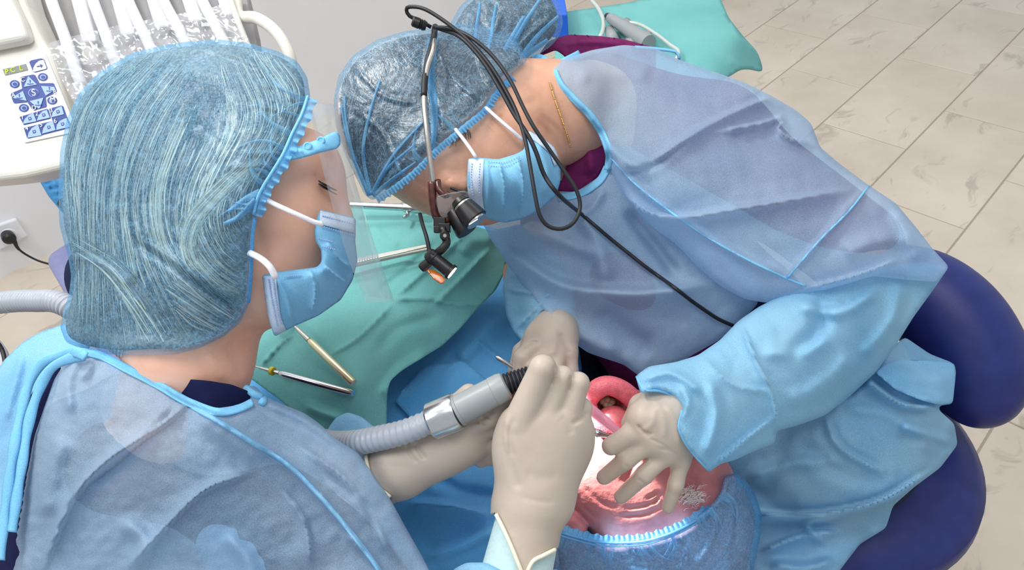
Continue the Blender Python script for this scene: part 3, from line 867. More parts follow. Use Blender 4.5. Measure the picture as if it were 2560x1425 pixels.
for (x, y, x1, y1) in ((1523, 75, 1535, 105), (1572, 103, 1582, 118), (1566, 56, 1560, 72), (1617, 88, 1615, 104)):
    obj('rest_peg', *tube_vf(np.array([zq(x, y, .004), zq((x + x1) / 2, (y + y1) / 2, .008), zq(x1, y1, .006)]), [.010, .012, .012], 10), M['grey_plastic'], hp)
tb = [(1478, 0), (1495, 20), (1508, 50), (1507, 75), (1500, 92)]
obj('supply_tube', *tube_vf(crom([zq(*q_, .012) for q_ in tb], .008), .0045, 8), M['tubing'], hp)
tb = [(1532, 48), (1565, 55), (1600, 62), (1640, 85), (1675, 112), (1696, 128), (1690, 150)]
obj('water_tube', *tube_vf(crom([zq(*q_, .012) for q_ in tb], .008), .0038, 8), M['tubing'], hp)
bb = [PZ(1385, 15, CZ + .01), PZ(1408, 15, CZ + .01), PZ(1422, 95, CZ + .01), PZ(1380, 95, CZ + .01)]
bx = slab('storage_box', bb, np.array([0, 0, .05]), M['blue_box'], None, .003); tag(bx, 'bright blue box at the edge of the teal cart drape', 'box')

# ------------------------------------------------------------------ delivery unit, upper left
UDp = 1.30
un = empty('delivery_unit', P(150, 300, UDp + .1)); tag(un, 'ivory dental delivery unit with blue keypad and white handpiece hoses', 'dental unit')
def U(x, y, lift=0.0): return P(x, y, UDp - lift)
slab('console', [U(*q) for q in ((-130, -120), (20, -120), (60, 10), (100, 95), (122, 128), (205, 385), (196, 402), (150, 422), (60, 443), (0, 450), (-130, 462))], FW * .07, M['ivory'], un, .012, 4)
slab('console_hood', [U(*q) for q in ((-130, -120), (10, -120), (52, 5), (80, 62), (96, 112), (70, 118), (0, 132), (-130, 160))], -FW * .035, M['ivory'], un, .012, 4)
kp = slab('keypad', [U(*q, .0005) for q in ((-16, 161), (116, 135), (196, 330), (64, 358))], -FW * .003, M['key_white'], un, .001)
def Z(x, y): return x * .1684, 120 + y * .1684
def key(name, pts, mat, lift=.0036, th=.0012, parent=kp):
    return slab(name, [U(*Z(*q), lift) for q in pts], -FW * th, mat, parent, 0)
def disc(name, x, y, r, mat, lift=.0036, th=.0012, parent=kp, n=20):
    return key(name, [(x + r * math.cos(t), y + r * .82 * math.sin(t)) for t in np.linspace(0, 2 * math.pi, n, endpoint=False)], mat, lift, th, parent)
def text(name, s, p0, right, upv, size, mat, parent, ext=.0003):
    cu = bpy.data.curves.new(name, 'FONT'); cu.body = s; cu.size = size; cu.align_x = 'CENTER'; cu.align_y = 'CENTER'; cu.extrude = ext
    o = bpy.data.objects.new('tmp', cu)
    COL.objects.link(o)
    bpy.context.view_layer.update()
    me = bpy.data.meshes.new_from_object(o.evaluated_get(bpy.context.evaluated_depsgraph_get()))
    bpy.data.objects.remove(o)
    r = Vector(right).normalized(); u = Vector(upv); u = (u - r * u.dot(r)).normalized(); n = r.cross(u)
    mt = Matrix((r, u, n)).transposed().to_4x4(); mt.translation = Vector(p0)
    me.transform(mt); me.materials.clear()
    return link(name, me, mat, parent, False)
krt = U(116, 135) - U(-16, 161); kup = U(-16, 161) - U(64, 358)
def ktext(s, x, y, size, mat, lift=.0062): return text('key_letter', s, U(*Z(x, y), lift), krt, kup, size, mat, kp)
key('display', [(45, 320), (385, 240), (418, 330), (85, 410)], M['lcd'])
for s_, x, y in (('P', 100, 355), ('C', 190, 325), ('L', 310, 300)): text('display_digit', s_, U(*Z(x, y), .0056), krt, kup, .0135, M['digit'], kp)
key('enter_key', [(440, 210), (470, 185), (620, 155), (655, 170), (705, 295), (690, 320), (520, 365), (495, 350)], M['key_blue'])
key('enter_symbol', [(495, 345), (500, 300), (535, 235), (590, 190), (650, 180), (695, 295), (685, 312), (520, 355)], M['key_white'], .005)
key('arrow_mark', [(545, 270), (600, 258), (590, 235), (640, 255), (612, 300), (605, 275), (550, 285)], M['key_blue'], .0064, .0004)
for x, y in ((222, 537), (640, 433), (358, 892), (778, 782)):
    disc('round_key', x, y, 72, M['key_blue']); disc('round_key_ring', x, y, 46, M['key_light'], .005, .0006); disc('round_key_core', x, y, 32, M['key_blue'], .0057, .0006)
key('arrow_pad', [(310, 440), (340, 425), (500, 395), (525, 405), (590, 525), (790, 522), (805, 535), (845, 640), (830, 665), (680, 735), (695, 860), (685, 880), (510, 925), (480, 910), (415, 805), (225, 825), (205, 810), (165, 700), (180, 670), (335, 605)], M['key_blue'])
for tr in ([(425, 420), (555, 545), (360, 580)], [(615, 565), (810, 580), (825, 620), (685, 710)], [(445, 790), (650, 740), (600, 890), (575, 900)], [(345, 640), (400, 785), (205, 745), (200, 730)]):
    key('arrow_key', tr, M['key_light'], .005)
    cx = sum(q[0] for q in tr) / len(tr); cy = sum(q[1] for q in tr) / len(tr)
    key('arrow_mark', [(cx - 45, cy + 22), (cx, cy + 30), (cx + 50, cy + 18), (cx + 48, cy + 8), (cx, cy + 18), (cx - 40, cy + 10)], M['key_blue'], .0064, .0004)
    key('arrow_mark', [(cx - 4, cy + 5), (cx + 6, cy + 5), (cx + 4, cy - 25), (cx + 14, cy - 25), (cx, cy - 45), (cx - 14, cy - 25), (cx - 5, cy - 25)], M['key_blue'], .0064, .0004)
disc('stop_ring', 500, 665, 78, M['key_light'], .005, .0006); disc('stop_key', 500, 665, 70, M['key_blue'], .0057, .0006)
for s_, x, y, z_ in (('S', 500, 665, .018), ('C', 340, 470, .012), ('A', 200, 700, .012), ('B', 812, 650, .011), ('D', 505, 890, .012), ('M', 785, 765, .014), ('1', 335, 1030, .012), ('2', 545, 975, .012), ('3', 762, 925, .012), ('4', 398, 1195, .012), ('5', 610, 1140, .012), ('6', 820, 1085, .012)):
    ktext(s_, x, y, z_, M['key_white'])
for a in ([(295, 1025), (700, 905), (720, 915), (755, 1040), (745, 1050), (360, 1145)], [(735, 900), (920, 855), (940, 865), (1000, 1035), (785, 1085)], [(360, 1190), (1000, 1030), (1062, 1160), (1050, 1185), (420, 1345), (405, 1330)]):
    key('function_key', a, M['key_blue'])
for a in ([(345, 1130), (370, 1060), (430, 1000), (500, 965), (545, 1090)], [(555, 1080), (580, 1000), (640, 940), (700, 920), (745, 1035)], [(775, 1030), (785, 960), (840, 900), (920, 865), (955, 985)], [(415, 1335), (430, 1260), (480, 1190), (570, 1135), (620, 1295)], [(630, 1275), (650, 1190), (700, 1120), (790, 1080), (830, 1220)], [(840, 1220), (850, 1140), (900, 1080), (990, 1040), (1040, 1170)]):
    key('function_key_face', a, M['key_light'], .005)
    cx = sum(q[0] for q in a) / 5; cy = sum(q[1] for q in a) / 5
    key('key_symbol', [(cx - 22, cy - 18), (cx + 20, cy - 28), (cx + 34, cy + 8), (cx + 12, cy + 22), (cx - 10, cy + 26)], M['key_blue'], .0064, .0004)
    key('key_symbol', [(cx - 10, cy - 8), (cx + 12, cy - 14), (cx + 20, cy + 4), (cx + 8, cy + 12)], M['key_light'], .007, .0003)
# hose rack
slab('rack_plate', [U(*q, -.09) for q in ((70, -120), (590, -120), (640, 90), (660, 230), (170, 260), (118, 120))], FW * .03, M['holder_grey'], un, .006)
for i, (x, y) in enumerate(((118, -70), (215, -78), (300, -86), (385, -92), (470, -98))):
    for dx, w in ((22, 34), ):
        slab('hose_holder', [U(x + dx + 18, y, -.055), U(x + dx + 18 + w, y - 8, -.055), U(x + dx + 66 + w, y + 172 - 10 * i, -.055), U(x + dx + 64, y + 178 - 10 * i, -.055)], FW * .02, M['white_plastic'], un, .004)
hs = [[(112, -60), (128, 0), (150, 60), (172, 120), (188, 170), (205, 215)], [(215, -60), (232, 0), (255, 62), (280, 130), (300, 190)], [(300, -60), (320, 0), (345, 55), (372, 110), (395, 170)], [(385, -60), (408, 0), (430, 42), (452, 82), (480, 150)], [(470, -70), (500, -10), (525, 40), (555, 95), (580, 150)]]
for h in hs:
    hp_ = ptube('handpiece_hose', [(x, y, UDp + .03 - .0001 * (y + 60)) for x, y in h], .0105, M['white_plastic'], un, 12)
    x, y = h[-1]; x0, y0 = h[-2]
    dd = np.array([x - x0, y - y0]); dd = dd / np.linalg.norm(dd)
    a = P(x - dd[0] * 4, y - dd[1] * 4, UDp + .005); b = P(x + dd[0] * 90, y + dd[1] * 90, UDp + .01)
    L = np.linalg.norm(b - a)
    lathe('handpiece', a, b, [(0, .0085), (.01, .0095), (L * .5, .0095), (L * .8, .008), (L, .006)], M['satin'], un)
ptube('rail_handle', [(590, -20, UDp + .05), (597, 38, UDp + .04), (640, 45, UDp + .02), (682, 72, UDp + .01), (712, 112, UDp + .01), (728, 160, UDp + .02), (720, 230, UDp + .05), (650, 250, UDp + .1)], .0115, M['ivory'], un, 14)
ptube('rack_rail', [(566, -30, UDp + .02), (592, 45, UDp + .02), (625, 130, UDp + .03), (650, 220, UDp + .05)], .006, M['ivory'], un, 10)
obj('arm', *tube_vf(np.array([U(250, 150, -.1), U(100, -350, -.35), U(50, -700, -.5)]), .03, 14), M['ivory'], un)
R = patch([(118, 108), (175, 92), (300, 62), (430, 38), (545, 15), (566, 0), (575, 20), (600, 60), (628, 112), (640, 170), (500, 200), (330, 210), (215, 260), (200, 280), (180, 250), (150, 190)],
          [(118, 108, 1.275), (545, 15, 1.27), (628, 112, 1.26), (200, 270, 1.27), (350, 140, 1.268)],
          folds=[([(180, 150), (230, 160), (290, 140)], 6, .006), ([(300, 80), (330, 130), (350, 200)], 6, .008), ([(410, 50), (440, 90), (500, 110)], 5, .007), ([(530, 20), (550, 60), (600, 90)], 6, .009), ([(480, 30), (500, 80), (520, 150)], 5, -.005)],
          crump=[(45, .010, 5), (22, .005, 6)], s=7)
fo = pobj('barrier_sleeve', R, M['film'], un)

# ------------------------------------------------------------------ white machine at the far left
R = patch([(-120, 800), (-40, 830), (0, 848), (22, 880), (34, 930), (26, 980), (8, 1030), (-30, 1060), (-120, 1080)], [(0, 940, 1.02)], .7, .7, s=9)
mc = empty('suction_cabinet', P(-60, 940, 1.0)); tag(mc, 'white rounded suction cabinet with black trim line', 'cabinet')
pobj('housing', R, M['white_plastic'], mc)
ptube('trim', [(-20, 842, .985), (4, 872, .99), (13, 915, .985), (9, 965, .985), (-6, 1015, .98)], .003, M['black'], mc, 8)

# ------------------------------------------------------------------ dental chair under the patient
HD = P(1640, 1270, .82)                       # patient's head
FT = P(140, 520, 1.72)                        # patient's feet
AX = FT - HD; AX[2] = 0; AX /= np.linalg.norm(AX); SD = np.array([-AX[1], AX[0], 0])
ch = empty('dental_chair', HD * [1, 1, 0] + AX * .85); tag(ch, 'pale lavender dental chair beneath the patient', 'chair')
def pad(name, s0, z0, w0, s1, z1, w1, th):
    a = HD * [1, 1, 0] + AX * s0; b = HD * [1, 1, 0] + AX * s1
    lp = [a + SD * w0 + [0, 0, z0], b + SD * w1 + [0, 0, z1], b - SD * w1 + [0, 0, z1], a - SD * w0 + [0, 0, z0]]
    return slab(name, lp, np.array([0, 0, -th]), M['lavender'], ch, .03, 5)
pad('headrest', -.09, .528, .075, .10, .525, .10, .05)
pad('backrest', .12, .535, .22, .72, .45, .25, .09)
pad('seat', .70, .46, .25, 1.05, .46, .24, .10)
e1 = PZ(118, 690, .43); s1 = (e1 - HD) @ AX + .10
pad('leg_rest', 1.03, .46, .23, s1, .43, .10, .09)
cb = HD * [1, 1, 0] + AX * .85
lathe('column', (cb[0], cb[1], .04), (cb[0], cb[1], 1), [(0, .14), (.05, .12), (.34, .10)], M['ivory'], ch)
lathe('base', (cb[0], cb[1], 0.0), (cb[0], cb[1], 1), [(0, .24), (.03, .24), (.045, .22)], M['ivory'], ch, 40)

# ------------------------------------------------------------------ tray table with teal drape
TZ = 0.80
tray = empty('tray_table', PZ(950, 780, TZ)); tag(tray, 'steel bracket tray under a teal drape above the patient', 'tray')
slab('tray_plate', [PZ(x, y, TZ - .022) for x, y in ((690, 660), (900, 565), (1150, 610), (1150, 680), (950, 880), (880, 940), (740, 900), (660, 800))], np.array([0, 0, -.015]), M['satin'], tray, .004)
obj('support_arm', *tube_vf(crom([PZ(900, 740, TZ - .04), PZ(650, 560, TZ - .05), P(430, 330, 1.33)], .03), .018, 12), M['ivory'], tray)
ol = [(560, 600), (700, 530), (900, 508), (1000, 508), (1120, 545), (1255, 585), (1270, 625), (1262, 680), (1240, 725), (1195, 770), (1150, 822), (1105, 865), (1050, 898), (1005, 925), (975, 950), (968, 985), (966, 1080), (880, 1100), (790, 1080), (700, 1000), (590, 920), (540, 760)]
R = patch(ol, [(700, 640, .80), (900, 600, .80), (1100, 600, .80), (800, 900, .80), (950, 800, .80), (1050, 760, .80), (900, 960, .80), (1255, 590, .775), (1265, 660, .755), (1195, 770, .76), (1105, 865, .755), (1050, 898, .765), (985, 945, .765), (966, 1075, .74), (880, 1095, .745), (720, 1000, .765), (600, 920, .785)],
          folds=[([(985, 745), (1080, 660), (1190, 560)], 9, .007, 's'), ([(940, 735), (1040, 655), (1100, 600)], 10, -.004), ([(975, 750), (1060, 745), (1130, 758), (1195, 765)], 8, .006, 's'), ([(1085, 762), (1150, 700), (1225, 620)], 10, .009, 's'), ([(820, 890), (900, 840), (985, 755)], 8, .005, 's'),
                 ([(650, 915), (700, 860), (740, 830)], 5, .004, 's'), ([(950, 1000), (1000, 930), (1080, 880)], 14, .008), ([(1150, 640), (1180, 600), (1240, 600)], 20, .006), ([(760, 1010), (800, 1030), (860, 1050)], 12, .006), ([(1000, 620), (960, 600), (930, 560)], 12, .003), ([(940, 880), (1000, 820), (1100, 790)], 16, -.003)],
          crump=[(120, .003, 11), (45, .0010, 12)], zmode=True, s=6, fs=1.8)
TD = R
td = pobj('tray_drape', R, M['drape_teal'], None, .0012); tag(td, 'teal paper drape creased over the instrument tray', 'drape')
def tq(x, y, lift): return P(x, y, TD.depth(x, y)[0]) + np.array([0, 0, lift])
def tool(name, label, pts, prof, parts, mat):
    t = empty(name, tq(*pts[0], 0)); tag(t, label, 'dental tool')
    a = tq(*pts[0], .019); b = tq(*pts[1], .019)
    return t, a, b, np.linalg.norm(b - a)
t1, a, b, L = tool('mouth_mirror', 'dental mirror with champagne handle lying on teal drape', ((735, 832), (902, 998)), None, None, None)
a = a + [0, 0, .006]; b = b + [0, 0, .012]; lathe('handle', a, b, [(L * .34, .0020), (L * .36, .0038), (L * .40, .0046), (L * .98, .0046), (L, .0040)], M['brass_grip'], t1, 12)
lathe('shank', a, b, [(0, .0012), (L * .15, .0016), (L * .16, .0026), (L * .35, .0036)], M['satin'], t1, 12)
mc_ = tq(712, 822, .022); nz = np.array([0.1, -.15, .98]); nz /= np.linalg.norm(nz)
lathe('mirror_head', mc_, mc_ + nz, [(0, .009), (.001, .0115), (.0025, .0115), (.003, .0105)], M['steel'], t1, 28)
obj('mirror_neck', *tube_vf(crom([mc_, tq(725, 826, .021), a], .003), .0012, 8), M['satin'], t1)
t2, a, b, L = tool('periodontal_probe', 'steel probe with yellow ring lying on teal drape', ((652, 940), (893, 1008)), None, None, None)
lathe('handle', a, b, [(L * .26, .0024), (L * .28, .0036), (L * .32, .0042), (L * .98, .0042), (L, .0036)], M['steel'], t2, 12)
lathe('shank', a, b, [(0, .0010), (L * .05, .0014), (L * .17, .0024), (L * .26, .0026)], M['satin'], t2, 12)
lathe('yellow_ring', a, b, [(L * .165, .0040), (L * .17, .0052), (L * .20, .0052), (L * .205, .0040)], M['yellow'], t2, 16)
t3, a, b, L = tool('tweezers', 'flat steel tweezers with ridged grip on teal drape', ((878, 690), (1075, 648)), None, None, None)
dr_ = (b - a) / L; sdv = np.cross([0, 0, 1], dr_); sdv /= np.linalg.norm(sdv)
for s_, zz in ((0, .0), (1, .006)):
    lp = [a - sdv * .0045, a + sdv * .0045, b + sdv * .0030, b - sdv * .0030]
    slab('arm', [q + [0, 0, zz] for q in lp], np.array([0, 0, -.0022]), M['satin'], t3, .0006)
for i in range(12):
    c0 = a + dr_ * (.004 + .0035 * i) + [0, 0, .0062]
    V, F = box_vf(c0, sdv * .0042, dr_ * .0007, [0, 0, .0006]); obj('grip_ridge', V, F, M['steel'], t3, smooth=False)
t4, a, b, L = tool('dental_syringe', 'steel cartridge syringe with finger wings on teal drape', ((890, 548), (1150, 562)), None, None, None)
a = a + [0, 0, .008]; b = b + [0, 0, .008]
lathe('barrel', a, b, [(0, .0052), (L * .50, .0052), (L * .51, .0068), (L * .70, .0085), (L * .71, .0040)], M['steel'], t4, 20)
lathe('plunger', a, b, [(L * .70, .0030), (L * .93, .0030), (L * .935, .004), (L, .004)], M['steel'], t4, 14)
m_ = a + (b - a) * .53
for s_ in (-1, 1):
    obj('finger_wing', *tube_vf(crom([m_, m_ + sdv * .012 * s_ + [0, 0, .004 * s_], m_ + sdv * .024 * s_ + (a - b) / L * .006], .003), .0028, 8, .8), M['steel'], t4)
V = crom([b + sdv * .012 + (b - a) / L * .002, b, b - sdv * .014 - (b - a) / L * .004, b - sdv * .022 - (b - a) / L * .006], .003)
obj('thumb_rest', *tube_vf(V, .0030, 8), M['satin'], t4)

# ------------------------------------------------------------------ blue drape over the patient's chest
ol = [(560, 930), (800, 760), (1000, 640), (1200, 560), (1330, 600), (1420, 760), (1445, 850), (1455, 920), (1450, 985), (1400, 1050), (1362, 1170), (1358, 1330), (1360, 1500), (1250, 1560), (900, 1560), (860, 1300), (800, 1100)]
R = patch(ol, [(1150, 950, .705), (1300, 830, .70), (1100, 1200, .70), (1200, 1400, .66), (1400, 1000, .69), (1000, 1400, .62), (900, 1000, .71), (1330, 600, .66), (1200, 560, .66), (600, 900, .68), (1560, 930, .62), (1250, 1150, .70)],
          folds=[([(1000, 1000), (1045, 955), (1080, 920)], 7, .010, 's'), ([(985, 990), (1060, 1060), (1130, 1110)], 8, .008, 's'), ([(1190, 850), (1240, 890), (1300, 930)], 10, .008, 's'), ([(1250, 800), (1190, 850), (1140, 900)], 9, .006), ([(1010, 1260), (1120, 1265), (1240, 1290)], 22, .012, 's'), ([(1060, 1400), (1150, 1370), (1250, 1320)], 14, .012), ([(1080, 1190), (1160, 1230), (1250, 1240)], 16, -.006), ([(1130, 870), (1150, 930), (1190, 1000)], 14, -.006)],
          crump=[(130, .006, 21), (50, .002, 22)], zmode=True, s=7, fs=1.5)
PD = R
pd = pobj('patient_drape', R, M['drape_blue'], None, .0015); tag(pd, 'blue paper drape covering the patient\'s chest', 'drape')
R2 = patch([(985, 1000), (1060, 915), (1160, 900), (1230, 960), (1240, 1080), (1130, 1120), (1060, 1080)], [(985, 1000, .725), (1060, 915, .722), (1230, 960, .722), (1130, 1120, .724), (1100, 1000, .728)], crump=[(60, .002, 4)], zmode=True, s=8)
o = pobj('absorbent_pad', R2, M['drape_blue'], None, .001); tag(o, 'small square blue pad lying on the chest drape', 'pad')

# ------------------------------------------------------------------ suction hose
hose = empty('suction_hose', P(1100, 1030, .645)); tag(hose, 'grey ribbed suction hose with metal collar and grey handle', 'hose')
hp0 = [(-80, 775, 1.0, .0145), (0, 757, .96, .0145), (90, 752, .93, .0145), (165, 764, .905, .014), (300, 860, .90, .0138), (450, 965, .87, .0134), (590, 1035, .86, .0128), (690, 1062, .825, .0124), (765, 1090, .795, .0122), (815, 1103, .735, .0122), (850, 1108, .692, .0121), (893, 1106, .662, .0120), (940, 1097, .648, .0118), (1010, 1080, .639, .0114), (1085, 1050, .638, .0112)]
p = np.array([[*P(a, b, c), r] for a, b, c, r in hp0]); c = crom(p, .00115)
s_ = np.concatenate([[0], np.cumsum(np.linalg.norm(np.diff(c[:, :3], axis=0), axis=1))])
rib = np.clip(np.cos(2 * np.pi * s_ / .0062) * 1.6 + .5, -1, 1)
amp = np.where(s_ < s_[-1] - .30, .0011, .00045)
obj('ribbed_tube', *tube_vf(c[:, :3], c[:, 3] + amp * rib, 20), M['hose_grey'], hose)
def axl(name, a, b, prof, mat, seg=40):
    A_ = P(*a); B_ = P(*b); L_ = np.linalg.norm(B_ - A_)
    return lathe(name, A_, B_, [(t * L_, r) for t, r in prof], mat, hose, seg, ang=35)
axl('metal_collar', (1078, 1054, .638), (1146, 1026, .634), [(0, .0105), (0, .0165), (.06, .0178), (.90, .0178), (.98, .0168), (1.0, .013)], M['steel'])
axl('handle', (1142, 1028, .634), (1268, 962, .634), [(0, .0150), (.05, .0152), (.06, .0144), (.72, .0138), (.73, .0142), (.90, .0140), (.97, .0128), (1.0, .010)], M['grey_plastic'])
pr = []
for i in range(9): pr += [(i / 9, .0088), (i / 9 + .03, .0105), (i / 9 + .075, .0105), (i / 9 + .10, .0088)]
axl('rubber_boot', (1262, 962, .634), (1345, 936, .638), pr, M['rubber'])

# ------------------------------------------------------------------ helpers for people
def chain(pts, k=None):
    """(px,py,depth,radius) joints -> tapered capsules"""
    return [cap_(P(*a[:3]), P(*b[:3]), a[3], b[3]) for a, b in zip(pts[:-1], pts[1:])]
def ruffle(name, R, pts, width, n, mat, parent, lift=.002, depth_amp=.004, side=1, saw=1.3):
    """gathered elastic hem: a wavy strip standing on a px path"""
    c = crom(pts, 2.0); s = np.concatenate([[0], np.cumsum(np.linalg.norm(np.diff(c[:, :2], axis=0), axis=1))])
    t = np.gradient(c[:, :2], axis=0); t /= np.linalg.norm(t, axis=1)[:, None]; nrm = np.c_[-t[:, 1], t[:, 0]] * side
    ph = 2 * np.pi * n * s / s[-1] + .6 * np.sin(s / 37.0)
    rows = []
    for j, u in enumerate((-.35, -.1, .0, .35, .7, 1.0)):
        w = u * width * (1 + .16 * np.sin(ph * .5 + 1)) + saw * max(u, 0) * np.sin(ph + .5)
        q = c[:, :2] + nrm * w[:, None]
        dd = c[:, 2] - lift - depth_amp * (max(u, 0) * .9 + .15) * np.sin(ph + .35 * u) - .0015 * (1 - abs(u))
        rows.append(PA(q[:, 0], q[:, 1], dd))
    m_ = len(c); V = np.concatenate(rows); F = []
    for j in range(len(rows) - 1):
        for i in range(m_ - 1): F.append((j * m_ + i, (j + 1) * m_ + i, (j + 1) * m_ + i + 1, j * m_ + i + 1))
    return obj(name, V, F, mat, parent)
def pleats(name, R, hem, n, lo, hi, mat, parent, seed, side=1, lift=.003, w=2.2):
    """gathers of the cap running in from the elastic hem"""
    g = np.random.default_rng(seed); c = crom([q[:2] for q in hem], 3); t = np.gradient(c, axis=0); t /= np.linalg.norm(t, axis=1)[:, None]; nr = np.c_[-t[:, 1], t[:, 0]] * side
    ps = []
    for i in range(n):
        k = int(g.uniform(.02, .98) * (len(c) - 1)); L = g.uniform(lo, hi); sl = g.normal() * .45
        q = np.array([c[k] + (nr[k] + t[k] * sl * f * f) * L * f + t[k] * 3 * math.sin(5 * f + i) for f in np.linspace(0, 1, 9)])
        d = R.depth(q[:, 0], q[:, 1]) - lift
        ww = w * g.uniform(.5, 1.4) * np.linspace(1, .15, 9)[:, None]
        tt = np.gradient(q, axis=0); tt /= np.linalg.norm(tt, axis=1)[:, None] + 1e-9; nn = np.c_[-tt[:, 1], tt[:, 0]]
        rows = [PA(*(q + nn * ww * u).T, d - .0022 * (1 - abs(u))) for u in (-1, 0, 1)]
        ps.append((np.concatenate(rows), grid_faces(3, 9)))
    o = obj(name, *join(ps), mat, parent); o['kind'] = 'stuff'
    return o
def strands(name, R, guides, n, rad, cols, parent, seed, lift=.001, jit=9, npt=18, trim=(.0, .25)):
    g = np.random.default_rng(seed); Gd = [crom(q, 6.0) for q in guides]
    Gd = [q[np.linspace(0, len(q) - 1, 40).astype(int)] for q in Gd]
    V = []; F = []; Cl = []; nv = 0
    for i in range(n):
        a = g.uniform(0, len(Gd) - 1.001); k = int(a); f = a - k
        q = Gd[k] * (1 - f) + Gd[k + 1] * f
        t0 = g.uniform(0, trim[1]); t1 = 1 - g.uniform(0, trim[1])
        q = q[np.linspace(t0 * 39, t1 * 39, npt).astype(int)].astype(float)
        q[:, 0] += g.normal() * jit + jit * .6 * np.sin(np.linspace(0, g.uniform(1, 5), npt) + g.uniform(0, 6)); q[:, 1] += g.normal() * jit * .6
        ok = inside(R.outline, q[:, 0], q[:, 1])
        if not ok.all():
            w = np.where(ok)[0]
            if len(w) < 6 or (np.diff(w) > 1).any(): continue
            q = q[w]
        d = R.depth(q[:, 0], q[:, 1]) - lift * g.uniform(.2, 1.6)
        C = PA(q[:, 0], q[:, 1], d)
        r = rad * g.uniform(.4, 1.5) * np.sin(np.linspace(.25, 2.9, len(q)))
        v, fc = tube_vf(C, r, 3, cap=False)
        V.append(v); F += [tuple(w + nv for w in z) for z in fc]; nv += len(v)
        c = cols[int(g.choice(len(cols), p=[w for _, w in cols]))][0]; c = lin(tuple(np.clip(np.array(c) * g.uniform(.85, 1.12), 0, 255)))
        Cl.append(np.tile(np.array(c, np.float32), (len(v), 1)))
    me = mesh_of(np.concatenate(V), F)
    at = me.color_attributes.new('Col', 'FLOAT_COLOR', 'POINT'); at.data.foreach_set('color', np.concatenate(Cl).ravel())
    o = link(name, me, M['hair_strand'], parent); o['kind'] = 'stuff'
    return o
def shrink(poly, px):
    q = resample(poly, 10, True, 3); t = np.roll(q, -1, 0) - np.roll(q, 1, 0); t /= np.linalg.norm(t, axis=1)[:, None] + 1e-9
    n = np.c_[-t[:, 1], t[:, 0]]
    A = 0.5 * np.sum(q[:, 0] * np.roll(q[:, 1], -1) - np.roll(q[:, 0], -1) * q[:, 1])
    return q + n * (px if A > 0 else -px)
def off(ctrl, dd): return [(a, b, c + dd) for a, b, c in ctrl]

# =================================================================== dentist
st = np.array(stool.location)
den = empty('person', (st[0], st[1], .5)); tag(den, 'person in pale blue gown and magnifying glasses bending over the patient', 'person')
head = [ell((1040, 295, .81), (.094, .090, .068), (530, 150)), ell((1190, 395, .805), (.080, .060, .058), (530, 150)), ell((1080, 452, .795), (.048, .034, .048), (530, 150)), ell((1165, 440, .79), (.058, .046, .050)),
        ell((1320, 420, .80), (.038, .036, .044)), ell((1215, 520, .795), (.018, .014, .015)), ell((1255, 330, .795), (.052, .048, .050))]
neck = [pc((1190, 250, .825), (1400, 285, .85), .060, .057), pc((1400, 285, .85), (1470, 300, .90), .057, .075)]
V1, F1 = sdf_vf(head + neck + [(ell((1142, 458, .738), (.016, .010, .010), (1, .1)), .006)], .0032, .030, smooth=3)
V1 = sculpt(V1, [([(1100, 455), (1125, 440), (1150, 448), (1165, 470)], 6, -.002), ([(1110, 475), (1140, 478), (1165, 482)], 5, -.0022), ([(1120, 425), (1145, 430), (1168, 450)], 5, -.0014), ([(1240, 250), (1300, 262), (1350, 250)], 12, -.002), ([(1340, 300), (1380, 340), (1410, 390)], 5, -.0025), ([(1355, 290), (1400, 330), (1425, 380)], 5, -.0025),
                 ([(1010, 470), (1050, 490), (1080, 500)], 4, -.0008), ([(1030, 440), (1060, 465), (1085, 480)], 4, -.0008), ([(1215, 265), (1235, 275), (1255, 290)], 8, .003)])
tor = [pc((1540, 690, .955), (1640, 830, .965), .072, .075), pc((1510, 255, .965), (1760, 310, .95), .042, .034), ell((1640, 600, 1.00), (.16, .11, .080), (360, 520)), pc((1490, 310, .935), (1780, 345, .90), .062, .046), pc((1480, 310, .94), (1400, 560, .99), .06, .045), ell((1800, 850, 1.02), (.12, .13, .09), (300, 300)),
       pc((1790, 362, .91), (2130, 620, .86), .050, .046)]
arms = [pc((2140, 640, .85), (2175, 745, .835), .034, .034), pc((2175, 745, .835), (1790, 1010, .735), .034, .026), pc((1400, 560, .99), (1335, 690, .94), .036, .032), pc((1335, 690, .94), (1385, 800, .855), .031, .025)]
sx = np.array([st[0], st[1], 0.0])
hipc = sx + SD * .075 + [0, 0, .588]; kn1 = sx + AX * .40 - SD * .02 + [0, 0, .555]; kn2 = sx + AX * .39 - SD * .16 + [0, 0, .555]
legs = [cap_(P(1860, 860, 1.0), hipc, .095, .078), cap_(hipc + AX * .02, kn1, .072, .056), cap_(hipc - SD * .04, kn2, .072, .056),
        cap_(kn1, kn1 * [1, 1, 0] + AX * .03 + [0, 0, .08], .055, .04), cap_(kn2, kn2 * [1, 1, 0] + AX * .03 + [0, 0, .08], .055, .04)]
V2, F2 = sdf_vf(tor + arms + [pc((1400, 285, .85), (1480, 320, .93), .057, .08)] + legs, .009, .05, smooth=2)
Vb, Fb = join([(V1, F1), (V2, F2)])
DH = DMap([(V1, F1)], 8)
body = obj('body', Vb, Fb, M['skin_d'], den)
def grow(prims, e): return [(p[0], p[1], p[2], p[3] + e, p[4] + e) if p[0] == 'c' else (p[0], p[1], p[2], p[3] + e) for p in prims]
Vs, Fs = sdf_vf(grow(tor, .014), .008, .05, smooth=2)
obj('scrub_top', Vs, Fs, M['scrub_purple'], den)
DB = DMap([(V2, F2), (Vs, Fs)], 16)
Vs, Fs = sdf_vf(grow(legs, .015), .010, .05, smooth=2)
obj('scrub_trousers', Vs, Fs, M['trouser'], den); DT = DMap([(Vs, Fs)], 20)
